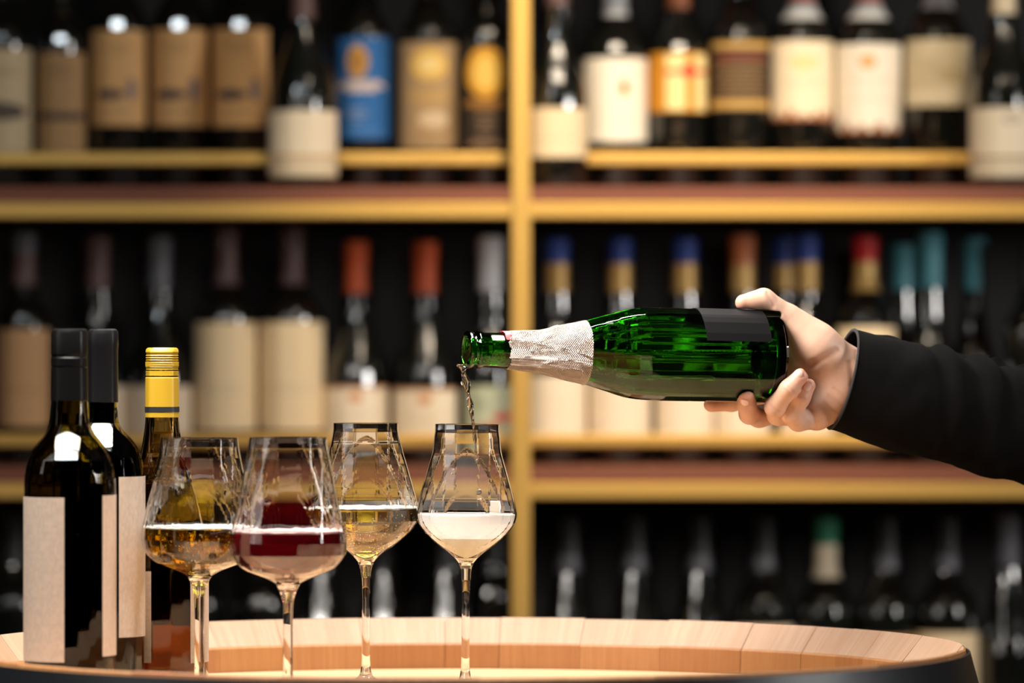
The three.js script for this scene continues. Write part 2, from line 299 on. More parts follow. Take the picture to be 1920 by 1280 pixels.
const BOTTLES = [
  // upper shelf, left bay
  { x: 4, row: 1, kind: S, H: 0.318, R: 0.040, sh: 0.192, cap: ['grey', 0, 0, 0.262], tex: 'estateOld', y0: 95, y1: 290, w: 112, group: UL, label: 'dark bottle with dull cream label at the left edge of the upper shelf' },
  { x: 117, row: 1, kind: S, H: 0.318, R: 0.0335, sh: 0.188, cap: ['grey', 0, 0, 0.262], tex: 'brown', y0: 102, y1: 292, w: 88, group: UL, label: 'narrow bottle with dim brown label and a dark band, second on the upper shelf' },
  { x: 224, row: 1, kind: S, H: 0.322, R: 0.0375, sh: 0.208, cap: ['dark', 0, 0, 0.272], tex: 'estate', y0: 60, y1: 238, w: 98, group: UL, label: 'leftmost of three bottles with the same tall tan picture label' },
  { x: 338, row: 1, kind: S, H: 0.322, R: 0.0375, sh: 0.208, cap: ['dark', 0, 0, 0.272], tex: 'estate', y0: 58, y1: 239, w: 103, group: UL, label: 'middle of three bottles with the same tall tan picture label' },
  { x: 452, row: 1, kind: S, H: 0.322, R: 0.0378, sh: 0.208, cap: ['dark', 0, 0, 0.272], tex: 'estate', y0: 57, y1: 240, w: 104, group: UL, label: 'rightmost of three bottles with the same tall tan picture label' },
  { x: 569, row: 1, d: 6.545, kind: B, H: 0.300, R: 0.0445, sh: 0.102, cap: ['maroon', 0, 0, 0.215], tex: 'plainStrip', y0: 210, y1: 333, w: 126, group: UL, label: 'slope-shouldered bottle with low cream label standing before the upper rail, left of the blue label' },
  { x: 682, row: 1, kind: S, H: 0.318, R: 0.0345, sh: 0.195, cap: ['dark', 0, 0, 0.268], tex: 'blue', y0: 74, y1: 263, w: 96, group: UL, label: 'bottle with bright blue label and round gold emblem on the upper shelf' },
  { x: 803, row: 1, kind: S, H: 0.318, R: 0.0375, sh: 0.192, cap: ['dark', 0, 0, 0.268], tex: 'taupe', y0: 82, y1: 281, w: 104, group: UL, label: 'bottle with tall taupe label and gold oval, right of the blue label' },
  { x: 911, row: 1, kind: S, H: 0.318, R: 0.0345, sh: 0.188, cap: ['dark', 0, 0, 0.268], tex: 'medallion', y0: 88, y1: 281, w: 94, group: UL, label: 'bottle with dark label and bright gold medallion beside the gilt post' },
  // upper shelf, right bay
  { x: 1045, row: 1, d: 6.545, kind: B, H: 0.300, R: 0.0385, sh: 0.100, cap: ['maroon', 0, 0, 0.232], tex: 'plain', y0: 205, y1: 297, w: 108, group: UR, label: 'bottle with low plain cream label just right of the gilt post' },
  { x: 1154, row: 1, kind: S, H: 0.318, R: 0.0415, sh: 0.172, cap: ['silver', 0, 0, 0.226], tex: 'emblem', y0: 112, y1: 268, w: 117, group: UR, label: 'bottle with bright ivory label bearing one tiny dark emblem' },
  { x: 1272, row: 1, kind: S, H: 0.318, R: 0.0375, sh: 0.174, cap: ['copper', 0, 0, 0.236], tex: 'golden', y0: 102, y1: 212, w: 106, group: UR, label: 'bottle with golden label, two pale upright bars and a red spot' },
  { x: 1388, row: 1, kind: S, H: 0.318, R: 0.0385, sh: 0.190, cap: ['dark', 0, 0, 0.262], tex: 'ornate', y0: 80, y1: 210, w: 108, group: UR, label: 'bottle with dark brown ornate label edged in gold lines' },
  { x: 1504, row: 1, kind: S, H: 0.318, R: 0.040, sh: 0.190, cap: ['orange', 'silver', 0.244, 0.222], tex: 'torn', y0: 80, y1: 228, w: 113, group: UR, label: 'bottle with warm cream label ragged below, first under an orange capsule from the post' },
  { x: 1628, row: 1, kind: S, H: 0.318, R: 0.0425, sh: 0.188, cap: ['orange', 'silver', 0.244, 0.222], tex: 'crest', y0: 86, y1: 252, w: 121, group: UR, label: 'bottle with long white label and small orange crest, ragged at its lower edge' },
  { x: 1758, row: 1, kind: S, H: 0.318, R: 0.0418, sh: 0.192, cap: ['silver', 0, 0, 0.236], tex: 'parchment', y0: 77, y1: 202, w: 120, group: UR, label: 'bottle with square greyish parchment label on the upper shelf' },
  { x: 1882, row: 1, d: 6.545, kind: B, H: 0.300, R: 0.0445, sh: 0.104, cap: ['cream', 0, 0, 0.222], tex: 'greyStrip', y0: 205, y1: 334, w: 128, group: UR, label: 'slope-shouldered bottle with wide low grey label and cream capsule at the right end' },
  // middle shelf, left bay
  { x: 45, row: 2, kind: S, H: 0.300, R: 0.0350, sh: 0.176, cap: ['grey', 'maroon', 0.272, 0.232], tex: 'tan', y0: 618, y1: 800, w: 98, group: ML, label: 'bottle with tall cream label at the left edge of the middle shelf' },
  { x: 183, row: 2, kind: B, H: 0.294, R: 0.0385, sh: 0.095, cap: ['maroon', 0, 0, 0.226], tex: 'cream', y0: 724, y1: 835, w: 108, group: ML, label: 'slim-necked bottle rising behind the black-capped foreground bottles' },
  { x: 299, row: 2, kind: B, H: 0.294, R: 0.0430, sh: 0.095, cap: ['grey', 0, 0, 0.226], tex: 'cream', y0: 724, y1: 835, w: 122, group: ML, label: 'bottle with low cream label right behind the yellow screw cap' },
  { x: 424, row: 2, kind: S, H: 0.307, R: 0.0405, sh: 0.182, cap: ['maroon', 0, 0, 0.232], tex: 'plain', y0: 605, y1: 806, w: 114, group: ML, label: 'left of two bottles with tall plain cream labels on the middle shelf' },
  { x: 547, row: 2, kind: S, H: 0.307, R: 0.0420, sh: 0.182, cap: ['maroon', 0, 0, 0.232], tex: 'plain', y0: 604, y1: 806, w: 120, group: ML, label: 'right of two bottles with tall plain cream labels on the middle shelf' },
  { x: 668, row: 2, kind: B, H: 0.288, R: 0.0410, sh: 0.097, cap: ['orange', 0, 0, 0.221], tex: 'redline', y0: 724, y1: 834, w: 117, group: ML, label: 'left of two bottles with bright orange capsules on the middle shelf' },
  { x: 797, row: 2, kind: B, H: 0.288, R: 0.0410, sh: 0.097, cap: ['orange', 0, 0, 0.221], tex: 'redline', y0: 728, y1: 838, w: 117, group: ML, label: 'right of two bottles with bright orange capsules on the middle shelf' },
  { x: 919, row: 2, kind: B, H: 0.294, R: 0.0335, sh: 0.098, cap: ['silver', 0, 0, 0.224], tex: 'garden', y0: 724, y1: 834, w: 92, group: ML, label: 'bottle with silver white capsule and grey-green red-spotted label behind the pouring mouth' },
  // middle shelf, right bay
  { x: 1044, row: 2, kind: B, H: 0.292, R: 0.0385, sh: 0.100, cap: ['blue', 'gold', 0.260, 0.222], tex: 'cream', y0: 704, y1: 826, w: 108, group: MR, label: 'blue and gold capsuled bottle nearest the gilt post, behind the silver foil' },
  { x: 1162, row: 2, kind: B, H: 0.292, R: 0.0400, sh: 0.100, cap: ['blue', 'gold', 0.260, 0.222], tex: 'cream', y0: 704, y1: 832, w: 114, group: MR, label: 'second blue and gold capsuled bottle from the gilt post' },
  { x: 1284, row: 2, kind: B, H: 0.292, R: 0.0380, sh: 0.100, cap: ['blue', 'gold', 0.260, 0.222], tex: 'cream', y0: 704, y1: 832, w: 106, group: MR, label: 'third blue and gold capsuled bottle from the gilt post' },
  { x: 1392, row: 2, kind: B, H: 0.296, R: 0.0370, sh: 0.100, cap: ['copper', 'gold', 0.258, 0.222], tex: 'cream', y0: 704, y1: 832, w: 100, group: MR, label: 'bottle with copper and gold capsule just above the pouring thumb' },
  { x: 1512, row: 2, kind: S, H: 0.296, R: 0.0370, sh: 0.150, cap: ['blue', 'gold', 0.262, 0.224], tex: 'cream', y0: 704, y1: 832, w: 100, group: MR, label: 'blue and gold capsuled bottle behind the back of the hand' },
  { x: 1468, row: 2, d: 6.755, kind: S, H: 0.294, R: 0.0360, sh: 0.150, cap: ['blue', 'gold', 0.260, 0.226], group: MR, label: 'darker blue and gold capsule in the row behind, above the knuckles' },
  { x: 1622, row: 2, kind: S, H: 0.294, R: 0.0400, sh: 0.176, cap: ['red', 'gold', 0.262, 0.224], tex: 'plain', y0: 614, y1: 800, w: 108, group: MR, label: 'bottle with red and gold capsule above the jacket cuff' },
  { x: 1692, row: 2, d: 6.765, kind: B, H: 0.286, R: 0.0370, sh: 0.090, cap: ['teal', 0, 0, 0.226], group: MR, label: 'dim teal capsuled bottle in the row behind, first of the teal ones' },
  { x: 1745, row: 2, kind: B, H: 0.300, R: 0.0390, sh: 0.090, cap: ['teal', 0, 0, 0.228], group: MR, label: 'tallest bright teal capsuled bottle above the black sleeve' },
  { x: 1826, row: 2, d: 6.738, kind: B, H: 0.294, R: 0.0370, sh: 0.090, cap: ['teal', 0, 0, 0.226], group: MR, label: 'rightmost teal capsuled bottle on the middle shelf' },
  { x: 1935, row: 2, kind: S, H: 0.290, R: 0.0340, sh: 0.170, cap: ['dark', 0, 0, 0.230], group: MR, label: 'dark bottle cut by the right edge of the photo above the sleeve' },
  // lowest shelf
  { x: 25, row: 3, kind: S, H: 0.290, R: 0.0380, sh: 0.165, cap: ['dark', 0, 0, 0.225], group: LL, label: 'dark bottle low at the left edge, left of the black-capped bottles' },
  { x: 370, row: 3, kind: S, H: 0.290, R: 0.0380, sh: 0.165, cap: ['dark', 0, 0, 0.225], group: LL, label: 'dark bottle low behind the amber bottle and the white wine' },
  { x: 488, row: 3, kind: S, H: 0.290, R: 0.0380, sh: 0.165, cap: ['dark', 0, 0, 0.225], group: LL, label: 'dark bottle low between the white wine and red wine stems' },
  { x: 604, row: 3, kind: 'cone', H: 0.290, R: 0.0395, sh: 0.112, cap: ['dark', 0, 0, 0.218], group: LL, label: 'slope-shouldered dark bottle low behind the red wine glass' },
  { x: 722, row: 3, kind: 'cone', H: 0.290, R: 0.0395, sh: 0.112, cap: ['dark', 0, 0, 0.218], group: LL, label: 'slope-shouldered dark bottle low right of the golden wine stem' },
  { x: 836, row: 3, kind: 'cone', H: 0.290, R: 0.0395, sh: 0.112, cap: ['dark', 0, 0, 0.218], group: LL, label: 'slope-shouldered dark bottle low left of the foaming glass stem' },
  { x: 924, row: 3, d: 6.72, kind: S, H: 0.290, R: 0.0320, sh: 0.172, cap: ['dark', 0, 0, 0.225], group: LL, label: 'dark straight bottle low, left against the gilt post' },
  { x: 1066, row: 3, kind: 'cone', H: 0.284, R: 0.0395, sh: 0.112, cap: ['dark', 'grey', 0.236, 0.214], group: LR, label: 'first dark slope-shouldered bottle right of the post on the lowest shelf' },
  { x: 1190, row: 3, kind: 'cone', H: 0.284, R: 0.0395, sh: 0.112, cap: ['dark', 'grey', 0.236, 0.214], group: LR, label: 'second dark slope-shouldered bottle right of the post on the lowest shelf' },
  { x: 1312, row: 3, kind: 'cone', H: 0.284, R: 0.0395, sh: 0.112, cap: ['dark', 'grey', 0.236, 0.214], group: LR, label: 'third dark slope-shouldered bottle right of the post on the lowest shelf' },
  { x: 1432, row: 3, kind: S, H: 0.284, R: 0.0390, sh: 0.160, cap: ['dark', 'grey', 0.236, 0.216], tex: 'cream', y0: 1172, y1: 1330, w: 106, group: LR, label: 'dark straight bottle low, left neighbour of the white and green capsule' },
  { x: 1549, row: 3, kind: S, H: 0.284, R: 0.0390, sh: 0.158, cap: ['green', 'cream', 0.250, 0.206], tex: 'brown', y0: 1190, y1: 1330, w: 106, group: LR, label: 'bottle with white and green capsule on the lowest shelf' },
  { x: 1662, row: 3, kind: S, H: 0.284, R: 0.0390, sh: 0.158, cap: ['dark', 'grey', 0.236, 0.216], tex: 'brown', y0: 1190, y1: 1330, w: 106, group: LR, label: 'dark straight bottle low, right neighbour of the white and green capsule' },
  { x: 1776, row: 3, kind: S, H: 0.284, R: 0.0410, sh: 0.158, cap: ['dark', 'grey', 0.236, 0.216], tex: 'plain', y0: 1184, y1: 1330, w: 112, group: LR, label: 'bottle with a pale cream label just beyond the right end of the barrel' },
  { x: 1890, row: 3, kind: 'cone', H: 0.290, R: 0.0400, sh: 0.105, cap: ['grey', 0, 0, 0.222], group: LR, label: 'dark slope-shouldered bottle low at the right edge with long highlights' },
];
BOTTLES.forEach(shelfBottle);

// ---------------------------------------------------------------- barrel
const BR = 0.44, BD = 4.45, RIM = EYE - 0.2641, HEAD = RIM - 0.0469, BX = (860 - 960) / F * BD;
const barrel = thing('wine_barrel', 'upright oak wine barrel used as a table, with dark iron hoops', 'barrel', [BX, 0, -BD]);
const oakA = [oakTexture([0.93, 0.80, 0.68], [1, 0.95, 0.88], 1), oakTexture([0.88, 0.74, 0.62], [1, 0.93, 0.85], 5), oakTexture([0.9, 0.72, 0.55], [0.98, 0.9, 0.8], 11)];
const oak = [[0.31, 0.165, 0.058, 0], [0.29, 0.150, 0.052, 1], [0.265, 0.135, 0.045, 2], [0.32, 0.178, 0.070, 1]].map(([r, g, b, k]) => std(lin(r, g, b), 0.62, { map: oakA[k], bumpMap: oakA[k], bumpScale: 0.0006 }));
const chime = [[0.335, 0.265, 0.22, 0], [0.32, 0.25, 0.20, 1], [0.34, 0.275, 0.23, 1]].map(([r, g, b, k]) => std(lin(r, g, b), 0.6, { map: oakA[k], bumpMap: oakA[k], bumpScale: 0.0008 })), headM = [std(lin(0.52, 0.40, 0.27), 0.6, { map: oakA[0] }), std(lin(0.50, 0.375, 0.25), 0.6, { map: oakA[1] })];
const bulge = (y) => { const t = (y - RIM / 2) / (RIM / 2); return BR * (1.155 - 0.155 * t * t); };
{
  let a = 0.05; const edges = [];
  while (a < 2 * Math.PI - 0.11) { edges.push(a); a += 0.115 + 0.085 * rnd(); }
  edges.push(2 * Math.PI + 0.05);
  // joints seen on the far inner side of the barrel in the photograph: (angle measured from the far point)
  for (const j of [38.6, 48.7, 55.3, -24]) {
    const want = Math.PI - j * Math.PI / 180; let best = 1;
    for (let i = 1; i < edges.length - 1; i++) if (Math.abs(edges[i] - want) < Math.abs(edges[best] - want)) best = i;
    edges[best] = want;
  }
  edges.sort((p, q) => p - q);
  const outer = []; for (let i = 0; i <= 14; i++) { const y = RIM * i / 14; outer.push([bulge(y), y]); }
  for (let i = 0; i + 1 < edges.length; i++) {
    const lift = (rnd() - 0.5) * 0.0016, dr = (rnd() - 0.5) * 0.0012, gap = 0.0005;
    const o = outer.map(([r, y]) => [r, y]); o[14] = [BR - 0.0006, RIM + lift * 0.7 - 0.0008];
    const sec = [...o, [BR - 0.0022, RIM + lift * 0.7], [BR - 0.0215 + dr, RIM - 0.0230 + lift * 0.4], [BR - 0.0232 + dr, RIM - 0.0246 + lift * 0.4], [BR - 0.0250 + dr, HEAD - 0.02], [BR - 0.022, HEAD - 0.06], ...o.slice(0, 13).reverse().map(([r, y]) => [r - 0.024, y + (y === 0 ? 0 : 0)])];
    const n = sec.length, dist = [0]; for (let k = 1; k < n; k++) dist.push(dist[k - 1] + Math.hypot(sec[k][0] - sec[k - 1][0], sec[k][1] - sec[k - 1][1]));
    const off = rnd() * 3;
    const st = mesh('stave', sweep(sec, edges[i] + gap, edges[i + 1] - gap, 5, (k, an, r) => [an * BR + off, dist[k] + off]), oak[Math.floor(rnd() * 4)], barrel);
    // the sloping sawn end of the stave, paler than its face
    const e = 0.0003, b1 = [BR - 0.0022, RIM + lift * 0.7 + e], b2 = [BR - 0.0215 + dr, RIM - 0.0230 + lift * 0.4 + e];
    mesh('sawn_end', sweep([b1, b2, [b2[0], b2[1] - 0.0015], [b1[0], b1[1] - 0.0015]], edges[i] + gap, edges[i + 1] - gap, 5, (k, an, r) => [an * BR * 0.6 + off, (k === 0 || k === 3 ? 0 : 0.03) + an * 0.05 + off]), chime[Math.floor(rnd() * 3)], st);
  }
  // head boards: straight planks across the circle
  const RH = BR - 0.0256, cuts = [-RH, -0.295, -0.165, -0.02, 0.10, 0.215, 0.315, RH];
  for (let i = 0; i + 1 < cuts.length; i++) {
    const z0 = cuts[i] + 0.0006, z1 = cuts[i + 1] - 0.0006, pts = [];
    const x = (z) => Math.sqrt(Math.max(0, RH * RH - z * z));
    for (let k = 0; k <= 16; k++) { const z = z0 + (z1 - z0) * k / 16; pts.push(new THREE.Vector2(x(z), z)); }
    for (let k = 16; k >= 0; k--) { const z = z0 + (z1 - z0) * k / 16; pts.push(new THREE.Vector2(-x(z), z)); }
    const g = new THREE.ExtrudeGeometry(new THREE.Shape(pts), { depth: 0.024, bevelEnabled: false });
    const uv = g.attributes.uv, ps = g.attributes.position; for (let k = 0; k < uv.count; k++) uv.setXY(k, ps.getY(k), ps.getX(k));
    g.rotateX(Math.PI / 2); g.translate(0, HEAD, 0);
    mesh('head_board', g, headM[i % 2], barrel);
  }
  const iron = std(lin(0.011, 0.0125, 0.015), 0.40, { metalness: 0.5, bumpMap: dataTexture(128, (u, v) => { const n = noise(u * 20, v * 20) * 0.6 + noise(u * 60, v * 60) * 0.4; return [n, n, n]; }, false), bumpScale: 0.0005 });
  for (const [y1, w] of [[RIM - 0.0035, 0.052], [RIM - 0.16, 0.04], [RIM - 0.31, 0.04], [0.35, 0.04], [0.20, 0.04], [0.054, 0.05]]) {
    const y0 = y1 - w, t = 0.0022, e = 0.0004;
    const h = mesh('hoop', sweep([[bulge(y0) + e, y0], [bulge(y0) + e + t, y0], [bulge((y0 + y1) / 2) + e + t, (y0 + y1) / 2], [bulge(y1) + e + t, y1], [bulge(y1) + e, y1], [bulge((y0 + y1) / 2) + e, (y0 + y1) / 2]], 0, 2 * Math.PI, 140), iron, barrel);
    const rv = new THREE.SphereGeometry(0.006, 12, 8); rv.scale(1, 1, 0.5);
    for (const s of [-0.02, 0.02]) { const r = mesh('rivet', rv, iron, h); const aa = 0.5 + s, rr = bulge((y0 + y1) / 2) + t; r.position.set(rr * Math.sin(aa), (y0 + y1) / 2, rr * Math.cos(aa)); r.rotation.y = aa; }
  }
}
const onHead = (px, d) => [(px - 960) / F * d, HEAD + 0.0004, -d];

// ---------------------------------------------------------------- bottles on the barrel
const glassMat = (r, g, b, dist) => phys({ color: 0xffffff, roughness: 0, transmission: 1, thickness: 0.003, ior: 1.51, attenuationColor: lin(r, g, b), attenuationDistance: dist });
const wineMat = (r, g, b, dist) => phys({ color: 0xffffff, roughness: 0, transmission: 1, thickness: 0.05, ior: 1.34, attenuationColor: lin(r, g, b), attenuationDistance: dist });
const paper = dataTexture(128, (u, v) => { const n = 0.93 + 0.07 * noise(u * 50, v * 50); return [n, n, n]; }); 
const paperM = std(lin(0.50, 0.385, 0.30), 0.85, { map: paper });
function inset(p, t, top) { // inner wall of an outer profile: list of [r, y] upwards
  const out = []; for (let i = 0; i < p.length; i++) { const a = p[Math.max(0, i - 1)], b = p[Math.min(p.length - 1, i + 1)], l = Math.hypot(b[0] - a[0], b[1] - a[1]) || 1; out.push([p[i][0] - t * (b[1] - a[1]) / l, p[i][1] + t * (b[0] - a[0]) / l]); }
  return out;
}
// wall: outer profile from the foot edge up to the lip
function glassBottle(t, wall, gm, wm, level, thick = 0.0026) {
  const R = wall[0][0], H = wall[wall.length - 1][1];
  const inn = inset(wall, thick).map(([r, y]) => [r, Math.min(y, H)]);
  const punt = [[0, 0.016], [R * 0.35, 0.013], [R * 0.62, 0.005], [R * 0.80, 0.0006], [R - 0.005, 0], [R - 0.0015, 0.001], [R - 0.0002, 0.0035]];
  const floor = [[R - thick - 0.001, 0.009], [R - thick - 0.005, 0.0075], [R * 0.6, 0.011], [R * 0.35, 0.019], [0, 0.022]];
  const inside = inn.filter(([, y]) => y > 0.011);
  mesh('bottle_body', lathe([...punt, ...wall.filter(([, y]) => y > 0.004), ...inside.slice().reverse(), ...floor], 160, 0.7), gm, t);
  const g = 0.0003, liquid = [[0, 0.022 + g], [R * 0.35, 0.019 + g], [R * 0.6, 0.011 + g], [R - thick - 0.005 - g, 0.0075 + g], [R - thick - 0.001 - g, 0.009 + g]];
  let last = [R - thick - g, 0.0092];
  for (const [r, y] of inside) { if (y >= level) break; liquid.push([r - g, y]); last = [r - g, y]; }
  liquid.push([last[0], level - 0.0005], [last[0] - 0.001, level - 0.0009], [0, level - 0.0009]);
  mesh('wine', lathe(liquid, 72, 0.6), wm, t);
}
// front black-capped bottle
{
  const d = 4.33, k = d / F, t = thing('wine_bottle', 'olive glass bottle with black screw cap and two blank labels, nearest at the left', 'bottle', onHead(131, d), 'bottles standing on the barrel');
  const foot = EYE - HEAD, h = (py) => foot - (py - 640) * k, R = 85.5 * k;
  const wall = curve([[R, 0.004], [R, h(1000)], [R, h(905)], [83.7 * k, h(884)], [78 * k, h(861)], [70 * k, h(845)], [59 * k, h(830)], [46.5 * k, h(814)], [39.5 * k, h(798)], [35.5 * k, h(772)], [33 * k, h(745)], [31.5 * k, h(680)], [31 * k, h(625)]], 90);
  glassBottle(t, wall, glassMat(0.16, 0.12, 0.012, 0.0035), wineMat(0.05, 0.022, 0.006, 0.02), h(1003));
  const black = phys({ color: lin(0.004, 0.004, 0.0042), roughness: 0.34, specularIntensity: 0.35 }), r = 33.6 * k;
  mesh('screw_cap', lathe([[r - 0.0012, h(688)], [r - 0.0003, h(688)], [r, h(686)], [r, h(672)], [r - 0.0006, h(670)], [r - 0.0006, h(667)], [r, h(665)], [r, h(624)], [r - 0.0008, h(619)], [r - 0.003, h(617)], [0, h(617.5)]], 64, 0.4), black, t);
  mesh('cap_sleeve', lathe([[33.4 * k, h(752)], [34.2 * k, h(751)], [r, h(692)], [r, h(690)], [r - 0.0012, h(689)], [31.8 * k, h(689)]], 64, 0.4), black, t);
  mesh('label', labelSheet(R, h(1237), h(931), -2.45, -0.035), paperM, t).userData.label = 'wide blank peach label wrapping the left side';
  mesh('label', labelSheet(R, h(1228), h(928), 0.865, 1.62), paperM, t).userData.label = 'narrow blank label at the right side';
}
// second black-capped bottle
{
  const d = 4.45, k = d / F, t = thing('wine_bottle', 'black wine bottle with black capsule and white side label, second from the left', 'bottle', onHead(193, d), 'bottles standing on the barrel');
  const foot = EYE - HEAD, h = (py) => foot - (py - 640) * k, R = 78 * k;
  const wall = curve([[R, 0.004], [R, h(1000)], [R, h(905)], [77 * k, h(884)], [72.6 * k, h(861)], [63.5 * k, h(838)], [52 * k, h(822)], [37 * k, h(806)], [29.5 * k, h(791)], [27.5 * k, h(770)], [27 * k, h(700)], [27 * k, h(625)]], 90);
  glassBottle(t, wall, glassMat(0.012, 0.010, 0.008, 0.0035), wineMat(0.02, 0.004, 0.004, 0.02), h(860));
  const r = 29 * k, cm = phys({ color: lin(0.005, 0.005, 0.0056), roughness: 0.4, specularIntensity: 0.35 });
  mesh('capsule', lathe([[28 * k, h(755)], [28.6 * k, h(754)], [r - 0.0004, h(660)], [r - 0.0002, h(652)], [r, h(650)], [r, h(626)], [r - 0.0008, h(620)], [r - 0.003, h(617)], [0, h(617.5)]], 64, 0.4), cm, t);
  mesh('label', labelSheet(R, h(1192), h(893), 0.465, 2.5), paperM, t).userData.label = 'blank white label facing right';
}
// yellow-capped bottle
{
  const d = 4.52, k = d / F, t = thing('wine_bottle', 'amber wine bottle with yellow ribbed screw cap behind the white wine glass', 'bottle', onHead(304, d), 'bottles standing on the barrel');
  const foot = EYE - HEAD, h = (py) => foot - (py - 640) * k, R = 86 * k;
  const wall = curve([[R, 0.004], [R, h(1120)], [R, h(1045)], [R * 0.97, h(1015)], [R * 0.88, h(975)], [R * 0.75, h(935)], [R * 0.62, h(900)], [R * 0.51, h(865)], [37 * k, h(830)], [32.5 * k, h(800)], [31 * k, h(775)], [29.5 * k, h(700)], [29 * k, h(660)]], 90);
  glassBottle(t, wall, glassMat(0.22, 0.125, 0.02, 0.0075), wineMat(0.50, 0.20, 0.03, 0.05), h(905));
  const yel = phys({ color: lin(0.40, 0.245, 0.014), roughness: 0.38, clearcoat: 0.4, clearcoatRoughness: 0.2 }), r = 31 * k;
  const ribs = []; for (let i = 0; i <= 40; i++) { const y = 690 - (690 - 664) * i / 40; ribs.push([r - 0.0005 + 0.0005 * Math.sin(i * 0.94), h(y)]); }
  const c = mesh('screw_cap', lathe([[r - 0.0018, h(694)], [r - 0.0004, h(694)], ...ribs, [r, h(660)], [r - 0.0005, h(655)], [r - 0.002, h(652.5)], [0, h(652)]], 72, 0.9), yel, t);
  const kn = []; for (let i = 0; i < 90; i++) { const a = i / 90 * 2 * Math.PI, g = new THREE.BoxGeometry(0.0005, 0.0042, 0.0005); g.translate(0, h(683), r - 0.0001); g.rotateY(a); kn.push(g); }
  mesh('knurling', mergeGeometries(kn), yel, c).userData.kind = 'stuff';
  mesh('break_ring', lathe([[r - 0.0018, h(705)], [r - 0.0003, h(705)], [r, h(703)], [r - 0.0004, h(700.5)], [r, h(698)], [r - 0.0004, h(696)], [r - 0.0018, h(696)]], 72, 0.9), yel, t);
  const s = mesh('cap_sleeve', lathe([[r - 0.0012, h(783)], [r + 0.00045, h(782.6)], [r + 0.0002, h(709)], [r - 0.0002, h(708)], [r - 0.0014, h(706.5)], [r - 0.002, h(706.5)]], 72, 0.4), yel, t);
  mesh('cap_stripe', lathe([[r + 0.0001, h(773)], [r + 0.0007, h(773)], [r + 0.0007, h(763)], [r + 0.0001, h(763)]], 72, 0.4), std(lin(0.01, 0.01, 0.012), 0.5), s);
  mesh('label', labelSheet(R, h(1238), h(1068), -2.9, -0.17), paperM, t).userData.label = 'blank cream label seen at the left edge of the glass';
  mesh('label', labelSheet(R, h(1240), h(1080), 0.72, 2.2), paperM, t).userData.label = 'blank cream label behind the wine glass stem';
}

// ---------------------------------------------------------------- wine glasses
const clear = phys({ color: 0xffffff, roughness: 0, transmission: 1, thickness: 0, ior: 1.5 });
const crystal = phys({ color: 0xffffff, roughness: 0, transmission: 1, thickness: 0.01, ior: 1.5 });
const frothM = std(lin(0.86, 0.82, 0.74), 0.6), pinkFroth = std(lin(0.80, 0.55, 0.52), 0.6), bubbleM = std(lin(0.95, 0.93, 0.85), 0.25);
